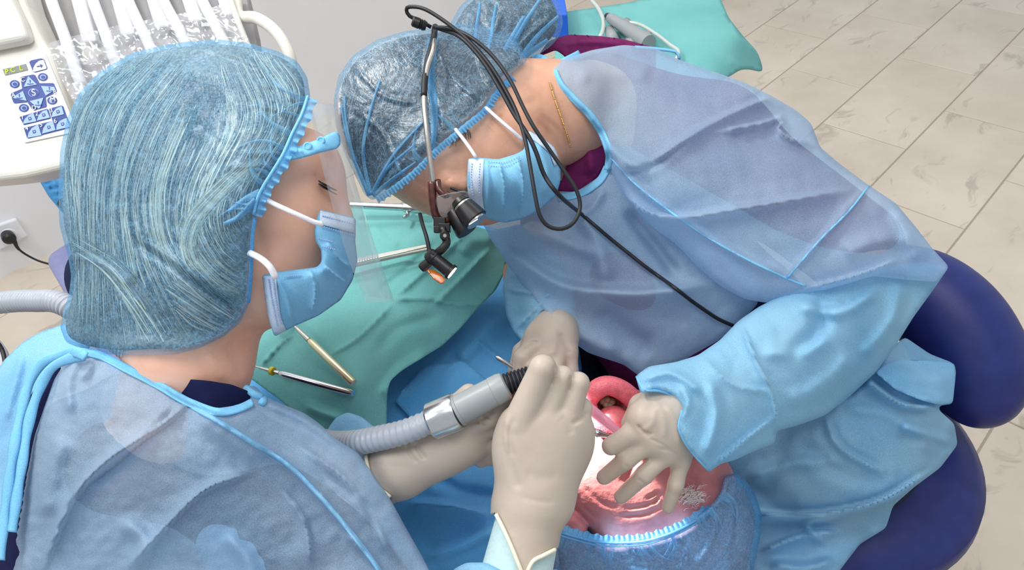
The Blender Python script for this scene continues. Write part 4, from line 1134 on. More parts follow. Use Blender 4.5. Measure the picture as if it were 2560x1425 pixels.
for q in (kn1, kn2):
    a = q * [1, 1, 0] + AX * .02 + [0, 0, .045]
    Vs, Fs = sdf_vf([cap_(a, a + AX * .17 + [0, 0, -.01], .042, .034)], .008, .02, smooth=2); obj('shoe', Vs, Fs, M['shoe'], den)
R = patch([(1425, 258), (1462, 288), (1502, 345), (1516, 400), (1495, 445), (1445, 482), (1392, 480), (1412, 430), (1428, 370), (1432, 310)], [(1425, 258, .845), (1500, 345, .835), (1500, 440, .84), (1392, 480, .865), (1428, 370, .848), (1465, 400, .832)], crump=[(40, .003, 3)], folds=[([(1440, 300), (1470, 370), (1480, 440)], 12, .006)], s=6)
pobj('scrub_collar', R, M['scrub_purple'], den, .002)
R = patch([(1345, 140), (1372, 102), (1420, 86), (1500, 90), (1560, 98), (1640, 120), (1640, 190), (1480, 200), (1430, 175), (1415, 140), (1390, 122), (1368, 132)], [(1345, 140, .885), (1420, 86, .91), (1640, 120, .94), (1640, 190, .93), (1430, 175, .90), (1400, 125, .885)], folds=[([(1400, 112), (1480, 105), (1560, 112)], 6, .005)], s=6)
pobj('scrub_collar', R, M['scrub_purple'], den, .002)

# --- gown
gow = empty('gown', P(1700, 600, .85)); attach(gow, den)
GC = [(1195, 540), (1300, 500), (1400, 478), (1440, 480), (1500, 440), (1530, 400), (1600, 470), (1760, 560), (1900, 700), (1895, 760), (1850, 805), (1795, 852), (1700, 905), (1600, 942), (1560, 912), (1470, 882), (1400, 832), (1340, 762), (1290, 695), (1245, 625)]
R = patch(GC, [(1195, 540, .90), (1300, 500, .86), (1420, 480, .845), (1530, 410, .82), (1760, 560, .84), (1900, 710, .84), (1850, 800, .84), (1600, 935, .845), (1400, 830, .865), (1245, 625, .90), (1600, 700, .85)], .42, .3,
          folds=[([(1430, 500), (1490, 600), (1520, 720)], 22, .008), ([(1240, 600), (1310, 660), (1420, 720), (1600, 735), (1780, 715)], 34, .022, 's'), ([(1300, 560), (1400, 600), (1500, 640)], 18, .007), ([(1560, 520), (1640, 620), (1700, 700)], 16, -.010), ([(1440, 540), (1480, 520), (1510, 470)], 9, .005), ([(1350, 760), (1450, 840), (1560, 890)], 24, .008), ([(1500, 760), (1560, 830), (1640, 880)], 30, -.008)],
          crump=[(150, .006, 5), (60, .0022, 6)], s=8, fs=2.0, clear=[(DB, .010)])
CHE = R
pobj('chest_panel', R, M['gown'], gow)
GU = [(1375, 168), (1400, 150), (1440, 138), (1480, 125), (1560, 112), (1640, 121), (1700, 150), (1780, 178), (1860, 205), (1930, 240), (1990, 275), (2028, 308), (2042, 345), (2050, 368), (2100, 410), (2170, 462), (2240, 508), (2290, 568), (2330, 620), (2374, 668), (2340, 705), (2270, 700), (2180, 690), (2080, 722), (1975, 752), (1915, 757), (1862, 748), (1800, 715), (1745, 668), (1690, 610), (1620, 560), (1560, 490), (1522, 420), (1512, 380), (1496, 335), (1468, 292), (1430, 255), (1395, 215)]
R = patch(GU, [(1375, 168, .855), (1395, 215, .835), (1560, 112, .915), (1800, 185, .90), (2050, 370, .855), (2374, 668, .79), (1500, 345, .822), (1520, 420, .815), (1690, 605, .815), (1900, 757, .80), (2200, 690, .765), (1750, 400, .835), (2000, 550, .80)], .62, .5,
          folds=[([(1500, 345), (1560, 400), (1620, 430)], 16, .010), ([(1620, 415), (1760, 320), (1900, 255), (1960, 248)], 16, .012, 's'), ([(1790, 330), (1900, 310), (1955, 295), (1955, 335), (2050, 368)], 10, .012, 's'), ([(1540, 460), (1600, 520), (1690, 545), (1860, 520), (2130, 475)], 16, .014, 's'), ([(1700, 545), (1850, 640), (1960, 690)], 10, .006), ([(2170, 465), (2060, 590), (1965, 695)], 6, .006), ([(1530, 390), (1600, 470), (1690, 540)], 8, .006), ([(2020, 720), (2140, 690), (2240, 650)], 10, .012, 's'), ([(2230, 520), (2280, 600), (2300, 660)], 20, .008), ([(1560, 440), (1640, 410), (1720, 350)], 9, -.005),
                 ([(2100, 640), (2200, 600), (2300, 600)], 26, .008), ([(1430, 200), (1520, 180), (1640, 190)], 26, .006)],
          crump=[(170, .007, 8), (70, .0026, 9)], s=8, fs=2.0, clear=[(DB, .010)])
UPR = R
pobj('shoulder_panel', R, M['gown'], gow)
GF = [(1588, 940), (1622, 916), (1690, 905), (1745, 888), (1800, 850), (1846, 802), (1895, 768), (1960, 735), (2080, 705), (2200, 668), (2300, 655), (2372, 668), (2335, 722), (2282, 795), (2238, 866), (2190, 930), (2120, 995), (2060, 1040), (1990, 1065), (1940, 1078), (1938, 1108), (1880, 1130), (1838, 1150), (1800, 1160), (1772, 1182), (1735, 1140), (1708, 1105), (1692, 1065), (1705, 1018), (1678, 985), (1640, 972), (1602, 985)]
R = patch(GF, [(1588, 940, .68), (1700, 905, .705), (1850, 800, .765), (2080, 705, .79), (2372, 668, .80), (2282, 795, .815), (2120, 995, .80), (1940, 1090, .745), (1772, 1182, .662), (1692, 1065, .650), (1640, 972, .655), (1800, 1040, .70), (2100, 850, .785)], .80, .8,
          folds=[([(1850, 805), (1890, 900), (1935, 1000), (1940, 1085)], 10, .010, 's'), ([(1600, 950), (1680, 935), (1760, 985)], 10, .008), ([(1690, 1060), (1720, 1010), (1700, 960)], 8, .006), ([(1780, 1170), (1850, 1110), (1938, 1040)], 9, .008, 's'), ([(1760, 1150), (1790, 1040), (1770, 940)], 14, .006), ([(1900, 880), (2000, 880), (2080, 840)], 20, .006), ([(2060, 730), (2040, 830), (1960, 900)], 22, -.008), ([(1980, 760), (2100, 780), (2200, 720)], 16, .008), ([(2250, 700), (2230, 800), (2150, 900)], 18, .007), ([(1750, 890), (1830, 960), (1920, 980)], 10, .005, 's'), ([(1960, 1010), (2060, 960), (2140, 880)], 24, .006)],
          crump=[(110, .006, 13), (45, .002, 14)], s=7, fs=1.9, clear=[(DB, .010)])
SLV = R
sl = pobj('sleeve', R, M['sleeve'], gow)
R = patch([(1215, 580), (1300, 560), (1400, 640), (1440, 760), (1420, 840), (1385, 800), (1358, 775), (1345, 810), (1348, 852), (1318, 866), (1285, 832), (1266, 790), (1256, 720), (1270, 660)], [(1215, 580, .93), (1300, 560, .93), (1430, 760, .90), (1256, 720, .90), (1318, 866, .86), (1400, 830, .87)], .7, .6,
          folds=[([(1262, 720), (1320, 730), (1390, 740)], 8, .008), ([(1290, 820), (1340, 770), (1380, 720)], 7, .008, 's'), ([(1265, 680), (1330, 690), (1370, 670)], 9, .006), ([(1330, 640), (1370, 730), (1400, 800)], 12, .006)], crump=[(60, .004, 4)], s=6, fs=1.3, clear=[(DB, .008)])
pobj('sleeve', R, M['sleeve'], gow)
GS = [(2130, 985), (2200, 915), (2238, 862), (2262, 842), (2325, 885), (2385, 908), (2382, 1010), (2346, 1014), (2346, 1024), (2386, 1060), (2394, 1112), (2350, 1170), (2285, 1218), (2232, 1265), (2215, 1320), (2150, 1360), (2100, 1425), (2060, 1500), (1880, 1500), (1868, 1330), (1850, 1240), (1800, 1180), (1850, 1060), (2000, 1000)]
R = patch(GS, [(2130, 985, .90), (2262, 842, .90), (2385, 908, .895), (2382, 1010, .895), (2394, 1112, .92), (2285, 1218, .905), (2200, 1330, .868), (2100, 1425, .842), (1850, 1500, .86), (1800, 1250, .90), (1800, 1150, .86), (2100, 1100, .89), (1950, 1250, .895), (2000, 1000, .86)], .22, .12,
          folds=[([(2150, 940), (2250, 1010), (2345, 1020)], 18, .016, 's'), ([(2100, 1020), (2230, 1040), (2350, 1140)], 24, .014), ([(1830, 1280), (2000, 1290), (2180, 1260), (2330, 1180)], 14, .016, 's'), ([(1860, 1200), (1980, 1160), (2120, 1150)], 22, .010), ([(1900, 1380), (2000, 1340), (2100, 1330)], 14, .012, 's'), ([(2060, 1360), (2020, 1310), (2100, 1290)], 8, .008), ([(1980, 1090), (2120, 1190), (2240, 1200)], 26, -.012), ([(2200, 940), (2300, 960), (2380, 960)], 14, .010), ([(2060, 1040), (2100, 1120), (2200, 1180)], 16, .010, 's'), ([(1920, 1410), (2010, 1420), (2090, 1400)], 12, .012), ([(2240, 1060), (2330, 1090), (2390, 1110)], 14, .010)],
          crump=[(120, .006, 17), (50, .002, 18)], s=7, fs=3.0, clear=[(DT, .008)])
pobj('skirt', R, M['skirt'], gow)
DS = DMap([R.front], 12)
R = patch([(2188, 932), (2215, 908), (2242, 900), (2262, 900), (2330, 902), (2386, 908), (2390, 930), (2382, 1008), (2346, 1012), (2300, 1000), (2240, 975)], [(2188, 932, .865), (2262, 900, .87), (2386, 908, .88), (2382, 1008, .88), (2240, 975, .865)], .25, .15, folds=[([(2200, 935), (2280, 970), (2345, 1010)], 9, .005), ([(2240, 910), (2300, 930), (2380, 945)], 12, .004)], crump=[(60, .003, 4)], s=6, clear=[(DS, .006)])
pobj('skirt_flap', R, M['sleeve'], gow)
# bindings, seams and the neck tie
ribbon('neck_binding', UPR, [(1384, 176), (1402, 213), (1437, 250), (1476, 290), (1506, 336), (1522, 382), (1520, 425)], 9, M['gown_bind'], gow, .002)
ribbon('neck_binding', CHE, [(1518, 418), (1502, 448), (1470, 474), (1435, 488), (1395, 494)], 9, M['gown_bind'], gow, .002)
seam('raglan_seam', UPR, [(1528, 395), (1590, 462), (1690, 540), (1780, 600), (1870, 650), (1965, 695), (2015, 715)], .0013, M['gown_bind'], gow, .0008)
seam('raglan_seam', UPR, [(2172, 465), (2120, 530), (2050, 600), (1968, 695)], .0012, M['gown_bind'], gow, .0008)
seam('cuff_edge', SLV, [(1592, 942), (1610, 975), (1645, 976), (1682, 990), (1706, 1022), (1696, 1065), (1712, 1105), (1740, 1142), (1772, 1176)], .0014, M['gown_bind'], gow, .0008)
kn = P(1385, 185, .815)
for pts in ([(1322, 158, .845), (1350, 148, .83), (1372, 165, .815), (1386, 185, .81)], [(1386, 185, .812), (1400, 165, .82), (1425, 148, .83), (1450, 135, .85)], [(1386, 178, .806), (1376, 192, .806), (1384, 212, .808), (1394, 226, .815)], [(1390, 182, .806), (1400, 196, .806), (1398, 214, .81), (1406, 230, .815)]):
    fribbon('neck_tie', pts, 11, M['gown_bind'], gow)
ptube('back_strap', [(1590, 118, .915), (1640, 122, .925), (1690, 130, .93), (1698, 148, .93)], .005, M['gown_bind'], gow, 8, .006, .4)
# necklace
nq = np.array([(1374, 205), (1386, 245), (1402, 290), (1416, 330), (1426, 368)], float); nk = crom([(a, b, min(float(DH(np.array([a]), np.array([b]))[0]), .81) - .0005) for a, b in nq], 3)
sp = [P(*q) for q in nk]
parts_ = []
for i in range(len(sp) - 1):
    if i % 8 == 7: continue
    parts_.append(tube_vf(np.array([sp[i], (sp[i] + sp[i + 1]) / 2, sp[i + 1]]), .0011, 6))
obj('necklace', *join(parts_), M['gold'], den)

# --- hair and bouffant cap
CO = [(834, 250), (845, 192), (880, 140), (940, 100), (1010, 78), (1075, 70), (1130, 62), (1200, 60), (1290, 90), (1320, 150), (1265, 198), (1236, 232), (1212, 270), (1150, 322), (1090, 372), (1040, 422), (990, 462), (932, 502), (912, 488), (888, 440), (860, 380), (840, 318)]
CT = [(834, 250, .80), (880, 140, .80), (1010, 78, .80), (1130, 60, .81), (1290, 90, .82), (1320, 150, .80), (1236, 232, .755), (1150, 322, .738), (1090, 372, .735), (1040, 422, .738), (990, 462, .745), (932, 502, .765), (888, 440, .785), (850, 340, .795), (1040, 260, .775)]
Rh = patch(shrink(CO, 14), off(CT, .008), .60, .8, crump=[(40, .003, 3)], s=8, clear=[(DH, .004)])
DHH = DMap([Rh.front], 10)
pobj('hair', Rh, M['hair_under_d'], den)
BO = [(1110, 110), (1125, 60), (1150, 15), (1200, -30), (1290, -50), (1370, -35), (1402, 15), (1408, 55), (1400, 88), (1378, 115), (1335, 145), (1280, 190), (1230, 230), (1170, 220), (1120, 170)]
BT = [(1110, 110, .82), (1290, -50, .86), (1405, 50, .86), (1335, 145, .84), (1230, 230, .775), (1150, 180, .80)]
Rb = patch(shrink(BO, 12), off(BT, .006), .75, .8, crump=[(40, .004, 5)], s=9)
pobj('hair_bun', Rb, M['hair_under_d'], den)
dk = [((34, 28, 30), .55), ((70, 60, 60), .25), ((128, 118, 120), .2)]
strands('hair_strands', Rh, [[(900, 470), (850, 330), (880, 190), (960, 110)], [(940, 480), (880, 330), (930, 170), (1040, 90)], [(1000, 440), (950, 300), (1010, 160), (1110, 85)], [(1060, 385), (1020, 260), (1070, 150), (1160, 80)], [(1130, 330), (1100, 220), (1140, 140), (1230, 90)], [(1210, 250), (1190, 180), (1210, 130), (1280, 110)]], 420, .0007, dk, den, 4, .0022, 10, 14)
cpz = [([(915, 480), (900, 400), (935, 300)], 5, .005), ([(925, 485), (960, 420), (1060, 300)], 5, .005), ([(920, 490), (880, 380), (870, 260)], 6, .005), ([(1075, 90), (1070, 200), (1080, 330), (1075, 380)], 8, .010), ([(1060, 180), (1085, 260), (1100, 340)], 5, -.006), ([(940, 480), (1000, 420), (1030, 360)], 4, .004), ([(880, 160), (960, 240), (1050, 260)], 6, .004), ([(1200, 250), (1140, 200), (1100, 130)], 6, .005), ([(1230, 220), (1200, 160), (1190, 90)], 6, .005), ([(1000, 440), (960, 340), (900, 280)], 5, .004)]
R1 = patch(CO, off(CT, 0), .66, .85, folds=cpz, crump=[(70, .005, 7), (26, .0018, 8)], s=6, clear=[(DH, .007), (DHH, .006)])
R2 = patch(BO, off(BT, -.004), .82, .85, folds=[([(1200, 230), (1220, 120), (1260, 20)], 6, .006), ([(1170, 210), (1170, 120), (1190, 20)], 6, .006), ([(1260, 190), (1300, 110), (1380, 40)], 6, .006), ([(1230, 220), (1260, 150), (1330, 60)], 5, -.005)], crump=[(60, .006, 9), (26, .002, 10)], s=6)
DCAP = R1
Vc, Fc = join([(R1.V, R1.F), (R2.V, R2.F)]); Vc, Fc = drop_loose(Vc, Fc)
obj('bouffant_cap', Vc, Fc, M['cap_d'], den)
hem = [(1280, 190, .775), (1236, 236, .745), (1212, 272, .738), (1150, 324, .725), (1090, 374, .722), (1040, 424, .725), (990, 464, .732), (940, 498, .752)]
ruffle('cap_hem', R1, hem, 13, 52, M['cap_hem'], den, .003, .0022, -1, .9)
pleats('cap_pleats', R1, hem, 8, 30, 80, M['cap_fold'], den, 5, 1, w=7, lift=.001)
for pl, w_ in (([(1082, 95), (1076, 180), (1086, 280), (1082, 388)], 11), ([(924, 490), (886, 400), (864, 300), (862, 240)], 4.5), ([(926, 488), (908, 380), (925, 280), (950, 200)], 4.5), ([(930, 488), (965, 425), (1035, 362)], 4.5), ([(928, 486), (985, 385), (1062, 300)], 4), ([(922, 488), (872, 360), (852, 260)], 4), ([(932, 490), (985, 445), (1040, 405)], 5)):
    ribbon('cap_fold', R1, pl, w_ * 1.25, M['cap_fold'], den, .001, .0003, .0016, 6, .6)
for pl, w_ in (([(1232, 222), (1224, 120), (1240, 10)], 5), ([(1258, 196), (1290, 95), (1352, -5)], 6), ([(1212, 226), (1188, 120), (1200, 5)], 5), ([(1285, 172), (1340, 95), (1396, 40)], 6), ([(1236, 215), (1262, 130), (1310, 40)], 7), ([(1216, 225), (1240, 180), (1290, 140)], 12), ([(1255, 200), (1300, 150), (1370, 100)], 9)):
    ribbon('cap_fold', R2, pl, w_ * 1.5, M['cap_fold'], den, .001, .0003, .0016, 6, .6)
g = np.random.default_rng(21); ps = []
for i in range(40):
    x = g.uniform(1108, 1165); y = 338 - (x - 1108) * .55 + 12; L = g.uniform(10, 34); a_ = g.uniform(.6, 1.9)
    q = np.array([[x, y], [x + L * .5 * math.cos(a_), y + L * .5 * math.sin(a_)], [x + L * math.cos(a_ + .35), y + L * math.sin(a_ + .35)]]); q = crom(q, 5)
    ps.append(tube_vf(PA(q[:, 0], q[:, 1], DH(q[:, 0], q[:, 1]) - .0003), .00025, 3, cap=False))
obj('hair_wisps', *join(ps), M['hair_under_d'], den)['kind'] = 'stuff'

# --- face mask
mo = [(1170, 396), (1200, 394), (1246, 398), (1290, 385), (1312, 372), (1306, 336), (1322, 326), (1358, 345), (1388, 370), (1400, 410), (1402, 450), (1390, 490), (1345, 528), (1300, 550), (1262, 557), (1225, 550), (1196, 540), (1172, 500), (1166, 450)]
R = patch(mo, [(1170, 396, .725), (1246, 398, .722), (1310, 372, .735), (1310, 335, .75), (1400, 410, .77), (1390, 490, .78), (1300, 550, .775), (1196, 540, .768), (1166, 450, .732), (1280, 460, .722)], .45, .3,
          folds=[([(1245, 400), (1262, 470), (1258, 540)], 9, .008, 's'), ([(1290, 390), (1310, 460), (1300, 540)], 10, .010, 's'), ([(1215, 400), (1222, 470), (1215, 540)], 5, .003), ([(1340, 350), (1370, 420), (1360, 500)], 9, .005)], s=5, fs=1.7, clear=[(DH, .003)])
MKD = R
mk = pobj('face_mask', R, M['mask'], den)
V, F = band_vf(on(R, crom([(1172, 398), (1169, 440), (1172, 490), (1196, 536)], 6), .0012), on(R, crom([(1210, 398), (1208, 440), (1206, 490), (1212, 543)], 6)[:len(crom([(1172, 398), (1169, 440), (1172, 490), (1196, 536)], 6))], .0012))
def strip(name, R, L, Rr, n, mat, parent, lift=.0012, th=.0008):
    l = crom(L, 4); r = crom(Rr, 4); l = l[np.linspace(0, len(l) - 1, n).astype(int)]; r = r[np.linspace(0, len(r) - 1, n).astype(int)]
    cols_ = [l * (1 - f) + r * f for f in (0, .33, .67, 1)]
    W_ = [on(R, c_, lift) for c_ in cols_]
    V = np.concatenate(W_); F = []
    for j in range(3):
        for i in range(n - 1): F.append((j * n + i, (j + 1) * n + i, (j + 1) * n + i + 1, j * n + i + 1))
    return solid(obj(name, V, F, mat, parent), th, 0)
strip('mask_edge', R, [(1172, 398), (1169, 440), (1172, 490), (1196, 536)], [(1210, 398), (1208, 440), (1206, 490), (1214, 543)], 16, M['mask_white'], mk, .0015)
strip('mask_edge', R, [(1322, 329), (1356, 347), (1386, 372), (1399, 410)], [(1320, 342), (1348, 360), (1374, 384), (1386, 414)], 14, M['mask_white'], mk, .0015)
for line in ([(1222, 404), (1260, 406), (1298, 392)], [(1222, 414), (1260, 416), (1302, 400)], [(1180, 410), (1178, 450), (1184, 500)], [(1200, 410), (1198, 450), (1200, 510)]):
    q = crom(line, 7); ps = [lathe_vf(w - FW * .0008, w, [(0, .0007), (.0008, .0007)], 6) for w in on(R, q, .0022)]
    o = obj('stitch_row', *join(ps), M['key_light'], mk)
ptube('ear_loop', [(1138, 322, .722), (1160, 350, .718), (1180, 378, .716), (1190, 394, .717)], .0024, M['loop_white'], mk, 8, .004, .6)
ptube('ear_loop', [(1214, 268, .735), (1245, 296, .728), (1280, 326, .728), (1304, 348, .735)], .0024, M['loop_white'], mk, 8, .004, .6)
# eyelashes and brow
for pts in ([(1126, 470), (1146, 477), (1164, 484)],):
    ptube('eyelashes', [(x, y, .7195) for x, y in pts], .0016, M['black'], den, 6, .003)

# --- gloves
def hand(name, prims, cuff, h=.0017, k=.007, folds=None, parent=None, mat='glove', sm=3):
    V, F = sdf_vf(prims, h, k, smooth=sm)
    if folds: V = sculpt(V, folds)
    global GMAP
    GMAP = DMap([(V, F)], 5)
    if cuff:
        x, y, _ = proj(V); kill = np.zeros(len(V), bool)
        for pl in cuff: kill |= inside(np.asarray(pl, float), x, y)
        V, F = drop_loose(V, [f for f in F if not any(kill[i] for i in f)])
    return obj(name, V, F, M[mat], parent)
def hemline(name, pts, rad, mat, parent, lift=.001):
    c = crom(pts, 5); d = GMAP(c[:, 0], c[:, 1]); d = np.where(d > 10, np.median(d[d < 10]), d)
    for _ in range(6): d[1:-1] = (d[:-2] + 2 * d[1:-1] + d[2:]) / 4
    return obj(name, *tube_vf(PA(c[:, 0], c[:, 1], d - lift), rad, 8), mat, parent)
def fing(*pts): return [(p_, .004) for p_ in chain(pts)]
nearh = [pc((1780, 990, .735), (1690, 1012, .690), .026, .026), pc((1690, 1010, .682), (1612, 1045, .664), .024, .014), pc((1695, 1020, .682), (1632, 1100, .668), .024, .0125), pc((1705, 1030, .682), (1668, 1130, .672), .022, .0115), pc((1715, 1040, .684), (1702, 1150, .680), .020, .010), ell((1650, 1050, .672), (.033, .026, .016), (-1, .5))]
nearh += fing((1645, 1042, .670, .0140), (1580, 1084, .667, .0102), (1527, 1115, .668, .0094)) + fing((1630, 1098, .669, .0108), (1565, 1150, .669, .0090), (1510, 1193, .682, .0079)) + fing((1668, 1130, .672, .0102), (1610, 1188, .672, .0087), (1553, 1241, .688, .0077)) + fing((1703, 1150, .680, .0090), (1690, 1210, .680, .0077), (1670, 1268, .690, .0067)) + fing((1650, 1000, .686, .017), (1602, 1014, .696, .0115), (1576, 1060, .708, .0100))
hand('glove', nearh, None, .0016, .018, [([(1660, 1010), (1690, 1060), (1700, 1120)], 7, .0014), ([(1640, 1000), (1660, 1050), (1660, 1100)], 7, .0012), ([(1560, 1160), (1580, 1175), (1590, 1185)], 4, -.0012), ([(1590, 1195), (1615, 1212), (1625, 1225)], 4, -.0012), ([(1595, 1060), (1610, 1085), (1630, 1090)], 5, -.0016), ([(1645, 1120), (1680, 1130), (1715, 1160)], 4, -.0014), ([(1640, 1010), (1630, 1060), (1600, 1080)], 7, .0010), ([(1590, 1060), (1610, 1080), (1635, 1085)], 3, -.0016), ([(1620, 1095), (1650, 1108), (1680, 1128)], 3, -.0012)], den, 'glove_thin', 6)
farh = [pc((1372, 725, .935), (1382, 800, .86), .028, .026), pc((1382, 800, .86), (1385, 830, .828), .026, .026), pc((1385, 830, .828), (1335, 865, .800), .024, .014), pc((1390, 835, .828), (1372, 888, .798), .024, .013), pc((1395, 835, .828), (1418, 880, .805), .022, .012), ell((1372, 850, .812), (.030, .026, .016))]
farh += fing((1335, 865, .800, .013), (1305, 895, .786, .0105), (1296, 925, .785, .009)) + fing((1365, 888, .798, .012), (1335, 925, .780, .010), (1318, 955, .79, .009)) + fing((1395, 888, .800, .0115), (1385, 935, .785, .0095), (1360, 965, .79, .0085)) + fing((1422, 880, .806, .011), (1428, 930, .80, .0085), (1410, 955, .80, .008)) + fing((1345, 850, .82, .014), (1305, 880, .81, .011), (1288, 930, .80, .0095))
hand('glove', farh, None, .0019, .012, [([(1310, 870), (1330, 855), (1350, 860)], 5, -.0025), ([(1400, 830), (1415, 860), (1425, 890)], 7, -.002), ([(1385, 820), (1390, 860), (1380, 890)], 8, .0015)], den, 'glove_thin')

# =================================================================== assistant
ast = empty('person', P(350, 1250, .72) * [1, 1, 0] + [0, 0, .45]); tag(ast, 'person with streaked blond hair under cap holding the suction hose', 'person')
head = [ell((520, 440, .655), (.096, .104, .070)), ell((690, 560, .645), (.054, .086, .056), (.95, .3)), ell((786, 415, .638), (.019, .026, .044)), ell((748, 550, .635), (.036, .050, .046)), ell((845, 590, .64), (.012, .018, .014)), ell((700, 705, .64), (.044, .038, .044)), ell((640, 600, .63), (.05, .066, .045))]
neck = [pc((520, 700, .65), (478, 900, .645), .055, .050), pc((478, 900, .645), (440, 1020, .66), .050, .055)]
V1, F1 = sdf_vf(head + neck, .0030, .030, smooth=3)
V1 = sculpt(V1, [([(640, 560), (660, 640), (655, 700)], 14, -.002), ([(560, 860), (590, 900), (600, 950)], 14, -.003), ([(520, 880), (545, 920), (560, 955)], 14, .002), ([(780, 430), (800, 450), (825, 455)], 8, -.003), ([(700, 400), (740, 390), (790, 370)], 20, .001)])
tor = [ell((430, 1380, .75), (.17, .15, .09), (1, .25)), pc((420, 1070, .70), (190, 1140, .73), .052, .050), pc((420, 1075, .70), (640, 1230, .690), .050, .036), ell((400, 1650, .80), (.17, .17, .11))]
arms = [pc((640, 1240, .695), (860, 1236, .705), .032, .026), pc((860, 1236, .705), (985, 1172, .684), .026, .025), pc((700, 1250, .69), (980, 1640, .60), .050, .042), pc((980, 1640, .62), (1270, 1530, .625), .038, .026), pc((1270, 1530, .625), (1320, 1330, .636), .026, .022)]
V2, F2 = sdf_vf(tor + arms + [pc((478, 900, .65), (430, 1040, .69), .045, .055)], .008, .05, smooth=2)
obj('body', *join([(V1, F1), (V2, F2)]), M['skin_a'], ast)
AH = DMap([(V1, F1)], 9)
Vs, Fs = sdf_vf(grow(tor + [arms[2]], .012), .008, .05, smooth=2); obj('scrub_top', Vs, Fs, M['scrub_navy'], ast); AB = DMap([(V2, F2), (Vs, Fs)], 18)
R = patch([(380, 935), (440, 946), (520, 952), (580, 962), (625, 980), (645, 996), (600, 1022), (540, 1040), (470, 1025), (400, 985)], [(380, 935, .605), (520, 952, .592), (625, 980, .61), (645, 996, .62), (540, 1040, .595), (470, 1025, .593)], s=6)
pobj('scrub_collar', R, M['scrub_navy'], ast, .002)
R = patch([(115, 920), (150, 905), (140, 960), (110, 1050), (85, 1180), (60, 1330), (40, 1500), (-20, 1500), (15, 1280), (35, 1120), (70, 1000)], [(115, 920, .655), (140, 960, .645), (60, 1330, .62), (0, 1450, .62), (35, 1120, .645)], s=8)
pobj('scrub_back', R, M['scrub_navy'], ast, .002)
gow = empty('gown', P(450, 1200, .62)); attach(gow, ast)
GA = [(188, 872), (230, 880), (300, 912), (350, 938), (400, 962), (440, 988), (480, 1008), (530, 1022), (590, 1014), (628, 1000), (612, 968), (636, 962), (662, 990), (700, 1008), (760, 1032), (800, 1060), (840, 1098), (895, 1132), (930, 1180), (975, 1246), (1015, 1320), (1055, 1390), (1095, 1470), (1110, 1600), (-50, 1600), (5, 1470), (22, 1425), (38, 1320), (62, 1200), (88, 1085), (112, 1015), (135, 950), (162, 905)]
R = patch(GA, [(188, 872, .628), (300, 912, .602), (400, 962, .594), (480, 1008, .590), (590, 1014, .598), (636, 965, .625), (700, 1008, .638), (800, 1060, .645), (895, 1132, .640), (975, 1246, .635), (1055, 1390, .625), (1110, 1600, .60), (-20, 1470, .63), (30, 1200, .64), (80, 1010, .64), (450, 1250, .61), (400, 1600, .60)], .42, .35,
          folds=[([(480, 1010), (560, 1060), (640, 1110), (720, 1160), (820, 1260), (930, 1400)], 9, .008), ([(500, 1030), (560, 1085), (660, 1150)], 24, .010), ([(480, 1000), (380, 1080), (270, 1150), (180, 1250), (110, 1420)], 14, .012, 's'), ([(450, 1010), (330, 1130), (220, 1220)], 10, -.007), ([(200, 880), (170, 960), (180, 1040)], 14, .007), ([(230, 890), (220, 930), (200, 950)], 7, .006), ([(640, 1180), (520, 1220), (430, 1300), (320, 1420)], 12, .010, 's'), ([(740, 1110), (860, 1200), (930, 1300), (1000, 1420)], 14, .010, 's'), ([(800, 1160), (900, 1250), (950, 1350)], 9, -.008), ([(650, 1000), (760, 1050), (860, 1120)], 10, .008), ([(160, 1080), (130, 1180), (110, 1300)], 26, .008), ([(300, 1300), (360, 1350), (330, 1430)], 20, .008), ([(560, 1330), (620, 1400), (640, 1470)], 18, .008), ([(700, 1220), (760, 1300), (780, 1420)], 12, .007, 's'), ([(860, 1330), (930, 1400), (960, 1460)], 10, .008)],
          crump=[(140, .006, 31), (55, .0025, 32), (26, .001, 33)], s=8, fs=1.8, clear=[(AB, .010)])
GAP = R
pobj('back_panel', R, M['gown'], gow)
R = patch([(-80, 1500), (-70, 1040), (-10, 930), (10, 900), (60, 852), (110, 826), (170, 806), (240, 830), (220, 880), (160, 905), (110, 960), (70, 1060), (40, 1200), (20, 1425)], [(10, 900, .70), (170, 806, .70), (220, 880, .66), (110, 960, .665), (40, 1200, .66), (-70, 1040, .70), (-80, 1500, .66)], .3, .3, folds=[([(60, 870), (40, 950), (10, 1060)], 10, .008)], crump=[(80, .004, 3)], s=8)
FLP = R
pobj('back_panel', R, M['sleeve'], gow)
ribbon('neck_binding', GAP, [(190, 878), (250, 888), (316, 921), (396, 962), (446, 992), (488, 1012), (545, 1030), (595, 1022), (632, 1006)], 10, M['gown_bind'], gow, .003)
ribbon('shoulder_seam', GAP, [(480, 1016), (560, 1062), (640, 1112), (720, 1162), (790, 1230), (860, 1310), (930, 1400), (990, 1490)], 6, M['sleeve'], gow, .0008, puff=.002)
seam('neck_binding', GAP, [(614, 970), (640, 988), (662, 996), (655, 1008)], .0035, M['gown_bind'], gow, .003)
for pts in ([(215, 892, .592), (188, 880, .60), (150, 888, .62), (105, 908, .632), (75, 955, .635), (55, 1020, .63), (35, 1120, .618), (15, 1260, .61), (0, 1400, .60)], [(212, 890, .594), (180, 895, .605), (130, 920, .622), (98, 975, .628), (72, 1060, .624), (52, 1180, .615), (30, 1330, .605)]):
    fribbon('neck_tie', pts, 12, M['gown_bind'], gow)
